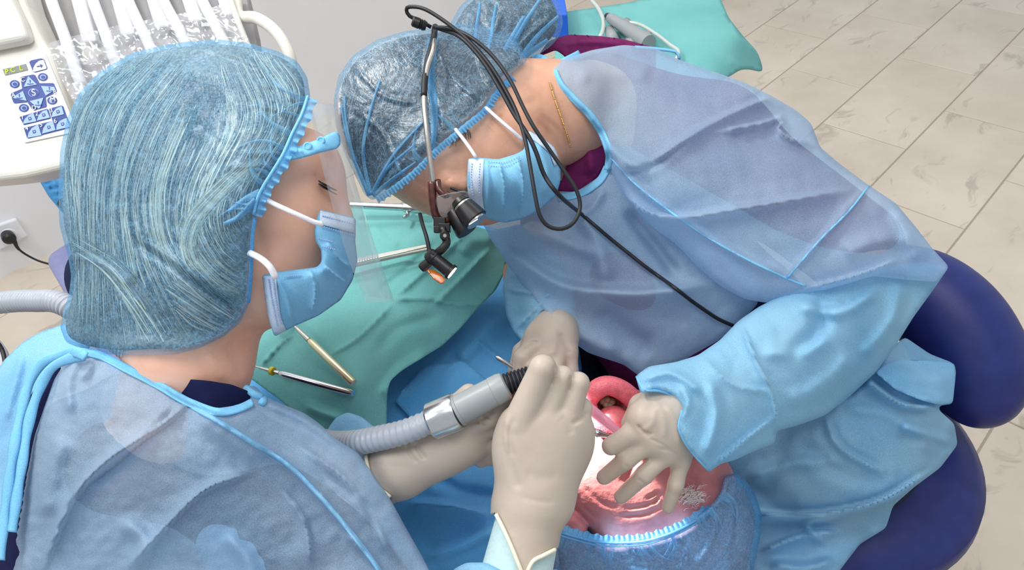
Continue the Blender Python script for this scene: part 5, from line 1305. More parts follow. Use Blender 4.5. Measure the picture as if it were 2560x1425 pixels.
# left sleeve, right sleeve
R = patch([(815, 1080), (838, 1045), (868, 1030), (905, 1042), (948, 1078), (965, 1110), (930, 1160), (960, 1215), (978, 1248), (930, 1260), (860, 1200), (800, 1140)], [(815, 1080, .775), (868, 1030, .765), (960, 1100, .745), (978, 1248, .70), (860, 1200, .75)], .4, .5, crump=[(50, .004, 3)], s=7)
pobj('sleeve', R, M['sleeve'], gow)
R = patch([(1110, 1480), (1130, 1425), (1165, 1406), (1215, 1406), (1262, 1430), (1330, 1440), (1395, 1420), (1410, 1480), (1395, 1600), (1050, 1640)], [(1130, 1425, .635), (1262, 1430, .60), (1395, 1425, .635), (1250, 1600, .63)], .6, .8, crump=[(50, .005, 8)], s=8)
pobj('sleeve', R, M['sleeve'], gow)
for pts, r in (([(1205, 1440, .618), (1225, 1380, .622), (1248, 1310, .628), (1262, 1270, .63)], 0),):
    pass
Vs, Fs = sdf_vf(grow([pc((650, 1310, .68), (980, 1640, .62), .050, .042), pc((980, 1640, .62), (1225, 1550, .625), .040, .030)], .010), .006, .03, smooth=3); obj('sleeve', sculpt(Vs, [], [(60, .004, 3)]), Fs, M['sleeve'], gow)
Vs, Fs = sdf_vf(grow(arms[:1], .006), .006, .03, smooth=3); obj('sleeve', Vs, Fs, M['sleeve'], gow)
# knit cuffs between glove and sleeve
Vk, Fk = sdf_vf([pc((1268, 1530, .622), (1322, 1300, .634), .0340, .0305)], .003, .01, smooth=2)
obj('knit_cuff', Vk, Fk, M['cuff_knit'], gow)
Vk, Fk = sdf_vf([pc((905, 1206, .700), (985, 1170, .682), .0300, .0280)], .003, .01, smooth=2)
obj('knit_cuff', Vk, Fk, M['cuff_knit'], gow)

# --- hair and cap
CO = [(148, 560), (146, 480), (150, 380), (166, 300), (196, 232), (250, 178), (330, 132), (430, 108), (540, 98), (620, 107), (690, 126), (742, 152), (768, 192), (776, 240), (764, 280), (744, 310), (728, 350), (716, 384), (690, 424), (666, 462), (650, 500), (640, 545), (630, 590), (629, 640), (626, 700), (622, 760), (602, 805), (560, 842), (500, 870), (440, 885), (360, 888), (280, 886), (215, 876), (165, 856), (150, 820), (160, 770), (172, 738), (178, 690), (170, 640), (158, 600)]
CT = [(148, 560, .645), (150, 380, .645), (196, 232, .645), (330, 132, .645), (540, 98, .645), (690, 126, .64), (768, 192, .635), (776, 240, .628), (744, 310, .600), (716, 384, .580), (666, 462, .568), (640, 545, .566), (629, 640, .572), (622, 760, .59), (560, 842, .60), (440, 885, .605), (280, 886, .62), (165, 856, .64), (178, 690, .645), (400, 500, .615)]
Rh = patch(shrink(CO, 11), off(CT, .007), .60, .5, folds=[([(330, 600), (420, 660), (520, 730), (600, 780)], 14, -.012), ([(400, 620), (500, 690), (600, 750)], 22, .006)], crump=[(60, .003, 3)], s=8, clear=[(AH, .004)])
AHH = DMap([Rh.front], 10)
pobj('hair', Rh, M['hair_under_a'], ast)
gd = [[(330, 140), (220, 245), (172, 400), (185, 600), (180, 850)], [(400, 122), (280, 260), (225, 450), (225, 650), (220, 868)], [(450, 150), (340, 300), (285, 480), (290, 670), (320, 876)], [(480, 190), (400, 330), (350, 500), (380, 650), (440, 770), (500, 862)], [(500, 220), (450, 340), (405, 480), (425, 620), (510, 730), (590, 800)], [(520, 200), (520, 330), (465, 470), (460, 590), (525, 690), (615, 750)], [(560, 160), (600, 300), (540, 430), (500, 540), (540, 640), (618, 700)], [(620, 125), (690, 270), (640, 390), (570, 480), (560, 570), (620, 640)], [(690, 140), (755, 240), (705, 370), (645, 450), (630, 530)]]
cl = [((232, 222, 194), .34), ((192, 180, 158), .28), ((116, 106, 98), .22), ((50, 46, 48), .16)]
strands('hair_strands', Rh, gd, 2300, .00055, cl, ast, 11, .0030, 9, 20)
lk = [[(640, 370), (560, 440), (470, 540), (455, 640), (520, 730)], [(655, 400), (580, 465), (500, 560), (490, 640), (560, 720)]]
strands('hair_lock', Rh, lk, 150, .0008, [((232, 222, 190), .8), ((196, 184, 156), .2)], ast, 12, .0042, 6, 20)
strands('hair_lock', Rh, [[(470, 250), (420, 360), (385, 480), (395, 600), (440, 680)], [(490, 260), (440, 370), (405, 480), (415, 600), (470, 690)]], 90, .0008, [((228, 216, 184), .8), ((170, 158, 136), .2)], ast, 13, .0042, 6, 20)
strands('hair_lock', Rh, [[(440, 200), (470, 250), (480, 330), (470, 380)], [(560, 190), (545, 250), (520, 320), (500, 360)]], 130, .0008, [((44, 40, 40), .8), ((90, 80, 74), .2)], ast, 14, .0046, 14, 12)
strands('hair_lock', Rh, [[(170, 620), (260, 680), (320, 760), (380, 860)], [(200, 600), (300, 660), (380, 760), (440, 860)]], 120, .0008, [((224, 212, 180), .6), ((120, 110, 100), .4)], ast, 15, .0042, 10, 16)
strands('hair_lock', Rh, [[(420, 680), (500, 740), (580, 800)], [(430, 760), (500, 810), (560, 835)]], 110, .0008, cl, ast, 16, .0046, 10, 12)
R1 = patch(CO, CT, .66, .55, folds=[([(690, 200), (740, 235), (770, 240)], 6, .004), ([(650, 210), (700, 225), (750, 260)], 5, .004), ([(620, 260), (690, 275), (735, 300)], 5, .004), ([(600, 380), (660, 385), (715, 385)], 5, .004), ([(570, 420), (640, 415), (700, 410)], 5, .004), ([(580, 560), (620, 510), (655, 490)], 6, .005), ([(330, 600), (420, 660), (520, 730), (605, 785)], 10, -.008), ([(340, 590), (430, 650), (530, 720)], 7, .005), ([(440, 130), (560, 130), (680, 180)], 9, .005), ([(160, 640), (250, 660), (330, 720)], 8, .004), ([(560, 840), (600, 800), (622, 760)], 10, .004)],
          crump=[(80, .004, 7), (30, .0014, 8)], s=6, clear=[(AH, .006), (AHH, .007)])
pobj('bouffant_cap', R1, M['cap_a'], ast)
hem = [(775, 245, .612), (760, 290, .590), (736, 338, .572), (714, 388, .558), (690, 428, .552), (664, 470, .549), (650, 500, .549), (640, 540, .552)]
ruffle('cap_hem', R1, hem, 18, 15, M['cap_hem'], ast, .003, .0032, -1, .5)
pleats('cap_pleats', R1, hem, 11, 40, 130, M['cap_fold'], ast, 6, 1, w=7, lift=.001)
for pl, w_ in (([(640, 500), (600, 540), (560, 560)], 9), ([(650, 480), (610, 500), (570, 530)], 9)):
    ribbon('cap_fold', R1, pl, w_, M['cap_fold'], ast, .001, .0003, .0016, 6, .5)
ptube('cap_elastic', [(a - 6, b - 4, d - .006) for a, b, d in hem], .0013, M['gown_bind'], ast, 8, .004)
ptube('cap_elastic', [(638, 545, .552), (631, 590, .555), (629, 640, .560), (626, 700, .568), (621, 755, .578)], .0016, M['cap_hem'], ast, 8, .004)
# --- mask
mo = [(800, 524), (850, 536), (890, 545), (888, 600), (894, 650), (882, 700), (852, 750), (795, 790), (735, 816), (686, 842), (672, 800), (662, 740), (655, 688), (690, 680), (740, 674), (792, 668), (804, 655), (803, 625), (790, 606), (786, 580), (790, 550)]
R = patch(mo, [(800, 524, .59), (890, 545, .625), (894, 650, .63), (852, 750, .63), (735, 816, .612), (686, 842, .605), (655, 688, .575), (740, 674, .574), (804, 645, .578), (786, 580, .582), (800, 720, .590)], .55, .3,
          folds=[([(770, 672), (790, 720), (780, 790)], 9, .009, 's'), ([(806, 660), (840, 690), (870, 710)], 9, .010, 's'), ([(815, 600), (850, 650), (885, 670)], 8, .008, 's'), ([(690, 690), (720, 750), (730, 810)], 6, .003)], s=5, fs=1.7, clear=[(AH, .003)])
MKA = R
mk = pobj('face_mask', R, M['mask'], ast)
strip('mask_edge', R, [(801, 527), (850, 539), (887, 548)], [(798, 560), (845, 572), (886, 582)], 16, M['mask_white'], mk, .0015)
strip('mask_edge', R, [(658, 690), (664, 740), (674, 800), (688, 838)], [(690, 690), (695, 740), (703, 795), (716, 826)], 16, M['mask_white'], mk, .0015)
for line in ([(808, 540), (850, 551), (884, 560)], [(806, 566), (846, 578), (884, 588)], [(672, 700), (680, 750), (694, 815)], [(684, 700), (690, 750), (704, 808)], [(798, 596), (812, 600), (830, 604)], [(806, 616), (822, 620), (836, 624)], [(712, 692), (730, 690), (750, 688)]):
    ps = [lathe_vf(w - FW * .0006, w, [(0, .0007), (.0008, .0007)], 6) for w in on(R, crom(line, 6), .0024)]
    obj('stitch_row', *join(ps), M['key_light'], mk)
ptube('ear_loop', [(652, 492, .551), (690, 512, .549), (740, 535, .552), (785, 555, .560), (806, 560, .566)], .0024, M['loop_white'], mk, 10, .004, .8)
ptube('ear_loop', [(624, 632, .556), (650, 645, .553), (674, 666, .552), (690, 695, .556)], .0030, M['loop_white'], mk, 10, .004, .8)
# eyelashes
for i in range(22):
    x = 797 + (i % 11) * 2.4; y = 452 + (i // 11) * 7 + (i % 11) * 1.2; d0 = float(AH(np.array([x]), np.array([y]))[0]) - .0006
    if d0 > 2: continue
    ptube('eyelash', [(x, y, d0), (x + 6, y + 7, d0 - .002), (x + 15 + .6 * (i % 11), y + 9 + .3 * i, d0 - .002)], .0006, M['black'], ast, 4, .004)
ptube('eyebrow', [(800, 408, .606), (815, 412, .612), (828, 420, .62)], .0018, M['brow'], ast, 6, .004)
# --- gloves
fist = [pc((1296, 1400, .624), (1322, 1280, .632), .0345, .0325), pc((1305, 1250, .632), (1300, 1060, .626), .026, .018), pc((1325, 1250, .632), (1362, 1045, .624), .026, .0165), pc((1345, 1250, .632), (1412, 1048, .625), .025, .0160), pc((1375, 1240, .634), (1440, 1072, .632), .024, .0150), ell((1360, 1110, .634), (.038, .046, .020), (.1, 1)), ell((1282, 1130, .640), (.015, .036, .020))]
def fing2(*pts): return [(p_, .0022) for p_ in chain(pts)]
fist += fing2((1300, 1055, .622, .0155), (1357, 921, .610, .0122), (1354, 926, .640, .0112), (1335, 965, .655, .0098)) + fing2((1362, 1045, .622, .0140), (1406, 944, .617, .0106), (1400, 952, .646, .0100), (1378, 985, .657, .0095)) + fing2((1412, 1050, .624, .0135), (1446, 958, .620, .0102), (1438, 972, .650, .0100), (1410, 1010, .660, .0092)) + fing2((1440, 1070, .632, .0125), (1454, 1020, .634, .0098), (1445, 1030, .656, .0092), (1420, 1050, .662, .0085)) + fing((1280, 1130, .645, .016), (1268, 1050, .660, .0125), (1300, 990, .668, .0105))
hand('glove', fist, [[(1150, 1440), (1150, 1300), (1238, 1286), (1262, 1330), (1284, 1380), (1312, 1445), (1312, 1520), (1150, 1520)], [(1312, 1520), (1312, 1445), (1332, 1404), (1360, 1388), (1400, 1368), (1450, 1440), (1450, 1520)]], .0017, .013, [([(1430, 1060), (1455, 1045), (1470, 1030)], 6, -.0022), ([(1300, 1240), (1340, 1252), (1390, 1256)], 8, -.0006), ([(1265, 1100), (1280, 1170), (1300, 1230)], 10, -.0016), ([(1388, 912), (1384, 940), (1377, 966)], 3, -.003), ([(1427, 938), (1425, 960), (1420, 982)], 3, -.003), ([(1285, 1040), (1275, 1090), (1285, 1150)], 6, -.0014), ([(1400, 1040), (1420, 1060), (1430, 1090)], 10, -.001), ([(1310, 1180), (1350, 1195), (1400, 1190)], 16, -.0008), ([(1270, 1020), (1262, 1080), (1270, 1140)], 7, .0014)], ast)
hemline('glove_hem', [(1240, 1286), (1262, 1330), (1284, 1380), (1310, 1445)], .0019, M['glove_hem'], ast)
hemline('glove_hem', [(1314, 1440), (1332, 1404), (1360, 1388), (1388, 1374)], .0019, M['glove_hem'], ast)
left = [pc((940, 1192, .694), (1000, 1163, .680), .0320, .0300), pc((1000, 1160, .677), (1150, 1088, .668), .030, .022), pc((1000, 1165, .678), (1180, 1110, .676), .027, .018), ell((1110, 1110, .672), (.042, .028, .022), (.85, -.45))]
left += fing((1150, 1075, .664, .015), (1225, 1042, .655, .0112), (1278, 990, .652, .0092)) + fing((1165, 1090, .668, .014), (1238, 1062, .664, .0108), (1275, 1025, .668, .009)) + fing((1170, 1110, .672, .013), (1235, 1105, .674, .0105), (1228, 1142, .684, .0092)) + fing((1165, 1125, .676, .012), (1210, 1130, .682, .0098), (1202, 1148, .688, .0088)) + fing((1080, 1080, .672, .017), (1140, 1020, .672, .0125), (1172, 984, .668, .0100))
hand('glove', left, [[(800, 1100), (912, 1135), (922, 1178), (940, 1212), (975, 1242), (985, 1300), (800, 1300)]], .0017, .013, [([(1035, 1105), (1050, 1130), (1065, 1150)], 6, -.003), ([(1015, 1105), (1025, 1135), (1045, 1160)], 5, -.002), ([(1180, 1030), (1195, 1055), (1215, 1065)], 4, -.002), ([(1200, 1015), (1215, 1040), (1232, 1050)], 4, -.002), ([(1150, 1060), (1200, 1050), (1240, 1020)], 6, -.0015)], ast)
hemline('glove_hem', [(914, 1138), (922, 1178), (940, 1212), (975, 1242)], .0019, M['glove_hem'], ast)

# --- face shield
sh = empty('face_shield', P(800, 370, .57)); tag(sh, 'clear plastic face shield with light blue brow band', 'face shield')
Lf = crom([(768, 250, .578), (786, 330, .572), (806, 420, .568), (832, 520, .566), (868, 640, .572), (915, 757, .585)], 8)
Rf = crom([(838, 268, .66), (858, 350, .665), (884, 450, .668), (918, 560, .672), (950, 655, .676), (983, 752, .68)], 8)
n = 40; l = Lf[np.linspace(0, len(Lf) - 1, n).astype(int)]; r = Rf[np.linspace(0, len(Rf) - 1, n).astype(int)]
rows = []
for f in np.linspace(0, 1, 14):
    q = l * (1 - f) + r * f; bul = math.sin(f * math.pi)
    rows.append(PA(q[:, 0] + 34 * bul * (f ** .7), q[:, 1], q[:, 2] - .006 * bul))
# far half curving back behind the face
for f in np.linspace(.08, 1, 10):
    q = r.copy(); rows.append(PA(q[:, 0] - 60 * f * f, q[:, 1] - 10 * f, q[:, 2] + .10 * f))
V = np.concatenate(rows); F = []
for j in range(len(rows) - 1):
    for i in range(n - 1): F.append((j * n + i, (j + 1) * n + i, (j + 1) * n + i + 1, j * n + i + 1))
obj('visor', V, F, M['shield'], sh)
R = patch([(690, 400), (722, 372), (745, 366), (790, 350), (838, 328), (850, 336), (852, 362), (842, 372), (800, 382), (752, 396), (722, 402), (700, 425)], [(690, 400, .556), (745, 380, .566), (800, 365, .574), (852, 350, .60)], .5, .4, s=5, folds=[([(720, 395), (740, 375), (760, 380)], 6, .003)])
pobj('brow_band', R, M['gown_bind'], sh)
for x, y in ((770, 366), (803, 352)):
    c0 = P(x, y, R.depth(x, y)[0]); lathe('snap_button', c0, c0 - FW, [(0, .0036), (.0018, .0034), (.0022, .0024), (.0016, .0018)], M['gown_bind'], sh, 20)

# =================================================================== patient
pat = empty('person', HD * [1, 1, 0] + AX * .8 + [0, 0, .46]); tag(pat, 'person lying back with open mouth under a bright blue cap', 'person')
hx = (390, 300)
hd = [ell((1672, 1302, .835), (.100, .088, .082), hx), ell((1575, 1195, .805), (.078, .066, .060), hx), ell((1490, 1130, .80), (.052, .050, .050)), ell((1550, 1065, .785), (.050, .046, .036)), ell((1640, 1090, .755), (.018, .026, .020), (1, -.4)), ell((1660, 1160, .79), (.050, .05, .045)), ell((1735, 1205, .795), (.045, .040, .040)),
      pc((1500, 1180, .835), (1300, 1080, .95), .054, .050)]
ear = [(q, .004) for q in chain([(1412, 1298, .790, .006), (1402, 1320, .786, .006), (1412, 1345, .79, .0055), (1440, 1350, .79, .0055), (1452, 1322, .79, .006), (1438, 1300, .79, .0055), (1412, 1298, .79, .006)])] + [(ell((1430, 1322, .795), (.018, .022, .010)), .004)]
V1, F1 = sdf_vf(hd + ear, .0024, .030, cuts=[ell((1527, 1022, .745), (.021, .019, .034), (1, .35))], kc=.008, smooth=2)
wr = []
for i in range(7):
    t = math.radians(-20 + 24 * i); wr.append(([(1655 + 14 * math.cos(t), 1215 + 14 * math.sin(t)), (1655 + 32 * math.cos(t + .15), 1215 + 32 * math.sin(t + .15)), (1655 + 52 * math.cos(t + .3), 1215 + 52 * math.sin(t + .3))], 4, -.0020))
wr += [([(1550, 1290), (1610, 1285), (1660, 1262)], 6, -.0022), ([(1560, 1270), (1610, 1265), (1650, 1245)], 5, -.0018), ([(1440, 1230), (1460, 1270), (1500, 1300)], 6, -.0022), ([(1425, 1240), (1440, 1280), (1475, 1312)], 5, -.0020), ([(1460, 1215), (1500, 1255), (1550, 1270)], 6, -.0012), ([(1700, 1180), (1730, 1190), (1760, 1215)], 5, -.0015), ([(1740, 1165), (1770, 1180), (1790, 1210)], 5, -.0015), ([(1600, 1130), (1580, 1170), (1560, 1215)], 12, -.0025), ([(1690, 1235), (1720, 1238), (1750, 1225)], 12, .003)]
V1 = sculpt(V1, wr, [(26, .0002, 4)])
sh0 = HD * [1, 1, 0]
bd = [('e', sh0 + AX * .46 + [0, 0, .585], np.array([AX, SD, [0, 0, 1.]]), np.array([.30, .20, .085])), cap_(sh0 + AX * .30 + SD * .15 + [0, 0, .58], sh0 + AX * .62 + SD * .22 + [0, 0, .56], .055, .042), cap_(sh0 + AX * .22 - SD * .14 + [0, 0, .565], sh0 + AX * .62 - SD * .21 + [0, 0, .56], .060, .042)]
for s_ in (-1, 1):
    bd += [cap_(sh0 + AX * .80 + SD * .09 * s_ + [0, 0, .555], sh0 + AX * 1.18 + SD * .09 * s_ + [0, 0, .55], .085, .06), cap_(sh0 + AX * 1.18 + SD * .09 * s_ + [0, 0, .55], sh0 + AX * (s1 - .52) + SD * .07 * s_ + [0, 0, .52], .058, .042)]
V2, F2 = sdf_vf(bd + [cap_(P(1300, 1080, .95), sh0 + AX * .32 + [0, 0, .59], .048, .07)], .010, .06, smooth=2)
obj('body', *join([(V1, F1), (V2, F2)]), M['skin_p'], pat)
PH = DMap([(V1, F1)], 8)
Vs, Fs = sdf_vf(grow(bd[:3], .008), .010, .06, smooth=2); obj('shirt', Vs, Fs, M['patient_cloth'], pat)
Vs, Fs = sdf_vf(grow(bd[3:], .010), .010, .06, smooth=2); obj('trousers', Vs, Fs, M['trouser'], pat)
# mouth
lp = [(1474, 1008, .752), (1488, 978, .748), (1515, 964, .746), (1548, 972, .748), (1580, 996, .752), (1602, 1028, .758), (1600, 1058, .758), (1578, 1078, .752), (1545, 1086, .748), (1512, 1076, .744), (1488, 1052, .745), (1476, 1012, .752)]
c = crom([(*P(*q), .0066 + (.0045 if 1 <= i <= 5 else .0008)) for i, q in enumerate(lp)], .004)
obj('lips', *tube_vf(c[:, :3], c[:, 3], 14), M['lip'], pat)
Vm, Fm = sdf_vf([ell((1527, 1022, .748), (.0205, .0185, .033), (1, .35))], .0022, .004)
x_, y_, d_ = proj(Vm); kf = [f for f in Fm if all(d_[i] > .742 for i in f)]
obj('mouth_cavity', *drop_loose(Vm, kf), M['gum'], pat)
Vm, Fm = sdf_vf([ell((1540, 1055, .757), (.022, .017, .017), (1, .5)), pc((1540, 1055, .757), (1555, 1075, .754), .014, .012)], .0018, .006); obj('tongue', Vm, Fm, M['tongue'], pat)
for i, (x, y) in enumerate(((1506, 1002), (1514, 1010), (1524, 1014), (1530, 1004), (1518, 998))):
    Vm, Fm = sdf_vf([ell((x, y, .766), (.0042, .0045, .006))], .001, .001); obj('tooth', Vm, Fm, M['tooth'], pat)
g = np.random.default_rng(3); ps = []
for i in range(240):
    x = 1722 + g.normal() * 15; y = 1246 + g.normal() * 10
    a = g.normal() * .5 - 1.1; L = g.uniform(8, 24)
    d0 = float(PH(np.array([x]), np.array([y]))[0]) - .003
    pts = np.array([P(x, y, d0 + .006), P(x + L * .5 * math.cos(a), y + L * .5 * math.sin(a), d0), P(x + L * math.cos(a + .4), y + L * math.sin(a + .4), d0 + .002)])
    ps.append(tube_vf(crom(pts, .003), .0002, 3, cap=False))
o = obj('eyebrow', *join(ps), M['white_hair'], pat); o['kind'] = 'stuff'
# cap
CO = [(1378, 1338), (1400, 1318), (1440, 1330), (1500, 1345), (1560, 1346), (1620, 1340), (1690, 1318), (1745, 1288), (1785, 1255), (1804, 1225), (1812, 1190), (1838, 1182), (1868, 1205), (1890, 1240), (1906, 1290), (1900, 1350), (1884, 1420), (1868, 1520), (1800, 1580), (1500, 1580), (1400, 1500), (1382, 1420)]
CT = [(1378, 1338, .80), (1440, 1330, .782), (1500, 1345, .765), (1620, 1340, .753), (1745, 1288, .757), (1804, 1225, .785), (1812, 1190, .80), (1868, 1205, .835), (1906, 1290, .84), (1884, 1420, .83), (1800, 1580, .83), (1500, 1580, .82), (1382, 1420, .82), (1650, 1420, .785)]
Rh = patch(shrink(CO, 16), off(CT, .012), .45, .5, s=9, clear=[(PH, .003)]); pobj('hair', Rh, M['hair_under_p'], pat)
R1 = patch(CO, CT, .55, .6, folds=[([(1810, 1230), (1830, 1290), (1820, 1380)], 8, .008), ([(1800, 1250), (1850, 1260), (1890, 1300)], 6, .008), ([(1790, 1270), (1780, 1350), (1740, 1420)], 8, .006), ([(1500, 1360), (1540, 1400), (1640, 1425)], 9, -.006), ([(1440, 1350), (1500, 1380), (1580, 1420)], 8, .006), ([(1700, 1330), (1720, 1380), (1700, 1440)], 8, .006)], crump=[(60, .006, 17), (24, .002, 18)], s=6, clear=[(PH, .013)])
pobj('bouffant_cap', R1, M['cap_p'], pat)
hem = [(1388, 1322, .775), (1440, 1338, .760), (1500, 1352, .748), (1560, 1353, .741), (1620, 1347, .736), (1690, 1324, .735), (1745, 1293, .741), (1788, 1258, .762), (1810, 1220, .782)]
ruffle('cap_hem', R1, hem, 15, 36, M['cap_hem'], pat, .003, .002, -1, .4)
pleats('cap_pleats', R1, hem, 26, 20, 80, M['cap_fold'], pat, 7, 1, w=7, lift=.001)
ptube('cap_elastic', [(a, b + 4, d - .006) for a, b, d in hem], .0013, M['cap_hem'], pat, 8, .004)
ptube('cap_elastic', [(a, b + 12, d - .006) for a, b, d in hem], .0010, M['cap_hem'], pat, 8, .004)
# shoe cover far behind
R = patch([(84, 425), (150, 405), (215, 420), (215, 540), (170, 545), (150, 525), (122, 492), (100, 455)], [(130, 470, 1.70)], .7, .9, crump=[(25, .02, 4), (14, .008, 5)], s=5)
pobj('shoe_cover', R, M['drape_blue'], pat)
Vs, Fs = sdf_vf([pc((156, 508, 1.665), (215, 545, 1.66), .012, .03)], .006, .02); obj('shoe', Vs, Fs, M['shoe'], pat)

# suction tip and instruments at the mouth
tipc = crom([(*P(1345, 936, .640), .0065), (*P(1400, 965, .668), .0062), (*P(1450, 1003, .705), .0060), (*P(1500, 1042, .722), .0056), (*P(1552, 1086, .730), .0050)], .004)
obj('suction_tip', *tube_vf(tipc[:, :3], tipc[:, 3], 14), M['pink_tube'], hose)
a = P(1474, 1040, .712); tdir = P(1520, 1072, .718) - a
tu = np.cross(tdir, FW); tu = -tu / np.linalg.norm(tu)
text('tip_print', 'aspirator', (P(1474, 1034, .706) + P(1506, 1056, .712)) / 2 - FW * .003, tdir, UP, .0050, M['rubber'], hose) if False else None
rt_ = empty('lip_retractor', P(1480, 1078, .725)); tag(rt_, 'knurled steel instrument tip entering the open mouth', 'dental tool')
A_ = P(1420, 1066, .708); B_ = P(1532, 1092, .712); L = np.linalg.norm(B_ - A_)
pr = [(0, .0042)]
for i in range(11): pr += [(L * (.08 + .05 * i), .0047), (L * (.10 + .05 * i), .0047), (L * (.105 + .05 * i), .0038), (L * (.125 + .05 * i), .0038)]
pr += [(L * .66, .0046), (L * .82, .0026), (L, .0012)]
lathe('shaft', A_, B_, pr, M['steel'], rt_, 18)
pb = empty('dental_probe', P(1270, 910, .785)); tag(pb, 'thin steel probe held in the dentist\'s far hand', 'dental tool')
A_ = P(1240, 891, .780); B_ = P(1320, 945, .782); L = np.linalg.norm(B_ - A_)
lathe('shaft', A_, B_, [(0, .0018), (.003, .0028), (L * .25, .0030), (L * .55, .0020), (L, .0022)], M['steel'], pb, 14)

# =================================================================== loupes
lo = empty('magnifying_glasses', P(1110, 520, .715)); tag(lo, 'magnifying glasses with black lamp, clear lens and long black cord', 'glasses')
ptube('temple_arm', [(1082, 78, .745), (1084, 120, .722), (1066, 180, .708), (1060, 250, .700), (1066, 320, .698), (1074, 390, .700), (1080, 440, .702), (1086, 488, .706)], .0028, M['satin'], lo, 10, .004)
ptube('temple_tip', [(1088, 66, .748), (1083, 100, .732), (1070, 150, .716), (1062, 200, .705), (1060, 240, .700)], .0034, M['rubber'], lo, 10, .004)
ptube('frame_rim', [(1079, 455, .704), (1082, 500, .704), (1088, 535, .708), (1102, 552, .712), (1125, 550, .716), (1140, 545, .722)], .0044, M['tortoise'], lo, 10, .003)
ptube('frame_hinge', [(1094, 452, .706), (1098, 474, .702), (1112, 488, .702), (1122, 484, .704)], .0036, M['tortoise'], lo, 10, .003)
lens = [(1090, 492), (1120, 484), (1160, 478), (1178, 484), (1186, 505), (1180, 530), (1160, 545), (1120, 552), (1098, 546), (1088, 520)]
R = patch(lens, [(1090, 500, .700), (1180, 490, .702), (1160, 540, .715), (1100, 545, .71)], s=5); solid(pobj('lens', R, M['lens'], lo), .0015)
def L_(name, a, b, prof, mat, seg=28):
    A_ = P(*a); B_ = P(*b); q = np.linalg.norm(B_ - A_); return lathe(name, A_, B_, [(t * q, r) for t, r in prof], mat, lo, seg)
L_('scope', (1146, 500, .695), (1190, 552, .690), [(0, .0085), (.18, .0100), (.2, .0092), (.28, .0092), (.3, .0110), (.9, .0138), (.97, .0138), (1.0, .0125)], M['black'])
L_('scope_ring', (1156, 512, .6935), (1160, 517, .6930), [(0, .0102), (1, .0102)], M['satin'])
L_('scope', (1132, 528, .712), (1168, 580, .708), [(0, .0075), (.3, .0095), (.9, .0120), (1.0, .0112)], M['black'])
L_('scope_glass', (1189, 551, .6898), (1192, 555, .6894), [(0, .0115), (1, .0112)], M['steel'])
text('scope_print', 'Orascoptic', P(1181, 556, .674), P(1196, 546, .674) - P(1170, 566, .674), UP, .0034, M['white_plastic'], lo) if False else slab('scope_print', [P(1172, 560, .6755), P(1194, 546, .6755), P(1195, 549, .6755), P(1173, 563, .6755)], -FW * .0003, M['white_plastic'], lo)
# lamp bracket
for c_, r in (((1100, 556, .708), .0062), ((1112, 570, .706), .0058), ((1096, 574, .706), .0045)):
    Vm, Fm = box_vf(P(*c_), RT * r, UP * r * .8, FW * r); o = obj('clip', Vm, Fm, M['black'], lo, smooth=False); bevel(o, .001)
L_('hinge_screw', (1112, 589, .702), (1112, 589, .694), [(0, .0052), (.8, .0052), (1, .004)], M['black'])
L_('hinge_pin', (1112, 589, .694), (1112, 589, .6932), [(0, .0020), (1, .0018)], M['satin'])
ptube('lamp_arm', [(1106, 570, .702), (1113, 592, .700), (1116, 608, .700), (1106, 622, .700), (1094, 632, .702)], .0044, M['black'], lo, 10, .003)
L_('lamp_joint', (1070, 652, .702), (1092, 634, .700), [(0, .0062), (.2, .0078), (.85, .0080), (1, .0060)], M['black'])
L_('lamp_body', (1078, 640, .700), (1130, 682, .698), [(0, .0072), (.15, .0078), (.17, .0070), (.85, .0072), (.9, .0086), (1.0, .0086)], M['black'])
L_('lamp_knob', (1052, 672, .702), (1076, 652, .701), [(0, .0040), (.15, .0052), (1, .0048)], M['black'])
L_('lamp_glass', (1130, 682, .698), (1131.5, 683.2, .698), [(0, .0068), (1, .0066)], M['led'])
R = patch([(1066, 674), (1080, 673), (1098, 682), (1112, 694), (1112, 706), (1104, 709), (1086, 698)], [(1066, 674, .695), (1112, 700, .690), (1086, 698, .688)], s=3); pobj('amber_filter', R, M['amber'], lo, .0012)
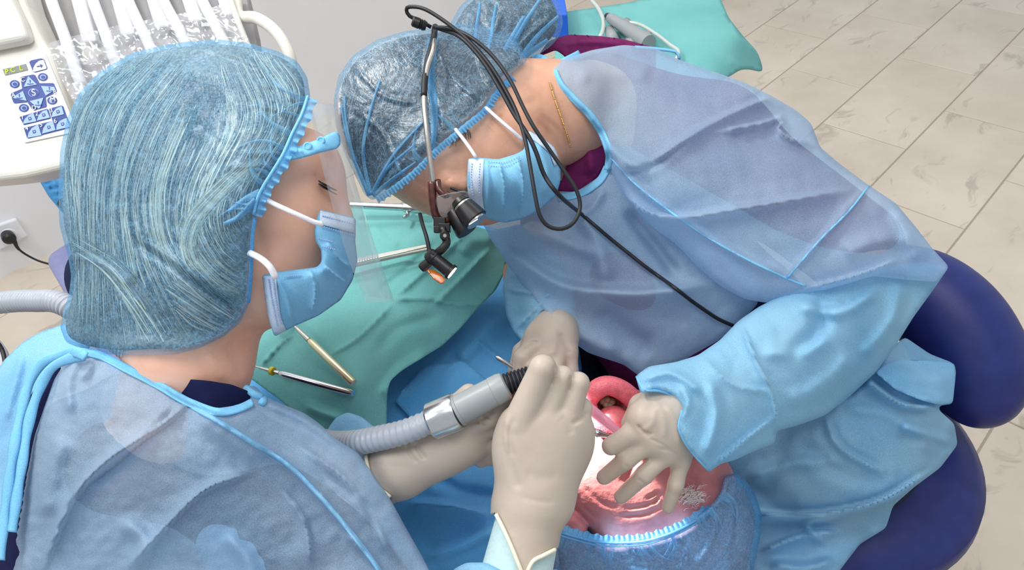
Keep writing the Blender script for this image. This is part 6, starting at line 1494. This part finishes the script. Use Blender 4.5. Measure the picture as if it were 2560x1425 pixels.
ptube('lamp_cable', [(1050, 535, .735), (1056, 560, .722), (1066, 592, .708), (1072, 620, .704), (1072, 640, .702)], .0022, M['rubber'], lo, 8, .004)
# cord bundle
cdl = .680
ptube('cord_strand', [(1078, 68, .742), (1050, 52, .738), (1024, 40, .735), (1016, 25, .732), (1024, 17, .728), (1060, 22, .722), (1110, 52, .716), (1170, 100, .708), (1220, 156, .700), (1258, 215, .694), (1290, 278, .686), (1312, 345, .676), (1326, 420, .668), (1338, 490, .664), (1350, 540, .664), (1372, 566, .666), (1405, 572, .668), (1434, 556, .672), (1450, 520, .676), (1442, 478, .676), (1412, 430, .676), (1372, 372, .676), (1335, 318, .676), (1308, 268, .682), (1275, 200, .690), (1232, 140, .698), (1180, 95, .706), (1130, 72, .716), (1085, 68, .728)], .0021, M['rubber'], lo, 10, .005)
ptube('cord_strand', [(1095, 70, .735), (1150, 92, .712), (1205, 150, .702), (1250, 222, .694), (1285, 285, .686), (1318, 335, .678), (1340, 380, .676), (1362, 440, .678), (1400, 490, .684), *[(a, b, float(CHE.depth(a, b)[0]) - .006) for a, b in ((1452, 534), (1490, 566), (1530, 600), (1570, 632), (1610, 664), (1650, 693), (1690, 722), (1726, 750), (1760, 774), (1795, 797), (1832, 814))]], .0023, M['rubber'], lo, 10, .005)
L_('cord_connector', (1030, 52, .728), (1066, 66, .732), [(0, .0040), (.1, .0055), (.5, .0058), (.55, .0048), (.6, .0058), (.7, .0048), (.75, .0058), (1.0, .0045)], M['black'])

# lamp of the magnifying glasses: a narrow beam into the mouth
sd = bpy.data.lights.new('headlamp_beam', 'SPOT'); sd.energy = 58.0; sd.spot_size = math.radians(20); sd.spot_blend = .55; sd.shadow_soft_size = .006; sd.color = (1.0, .96, .9)
so = bpy.data.objects.new('headlamp_beam', sd); COL.objects.link(so)
p0 = P(1136, 687, .697); p1 = P(1465, 1112, .75)
so.location = p0; so.rotation_euler = (Vector(p1) - Vector(p0)).to_track_quat('-Z', 'Y').to_euler()
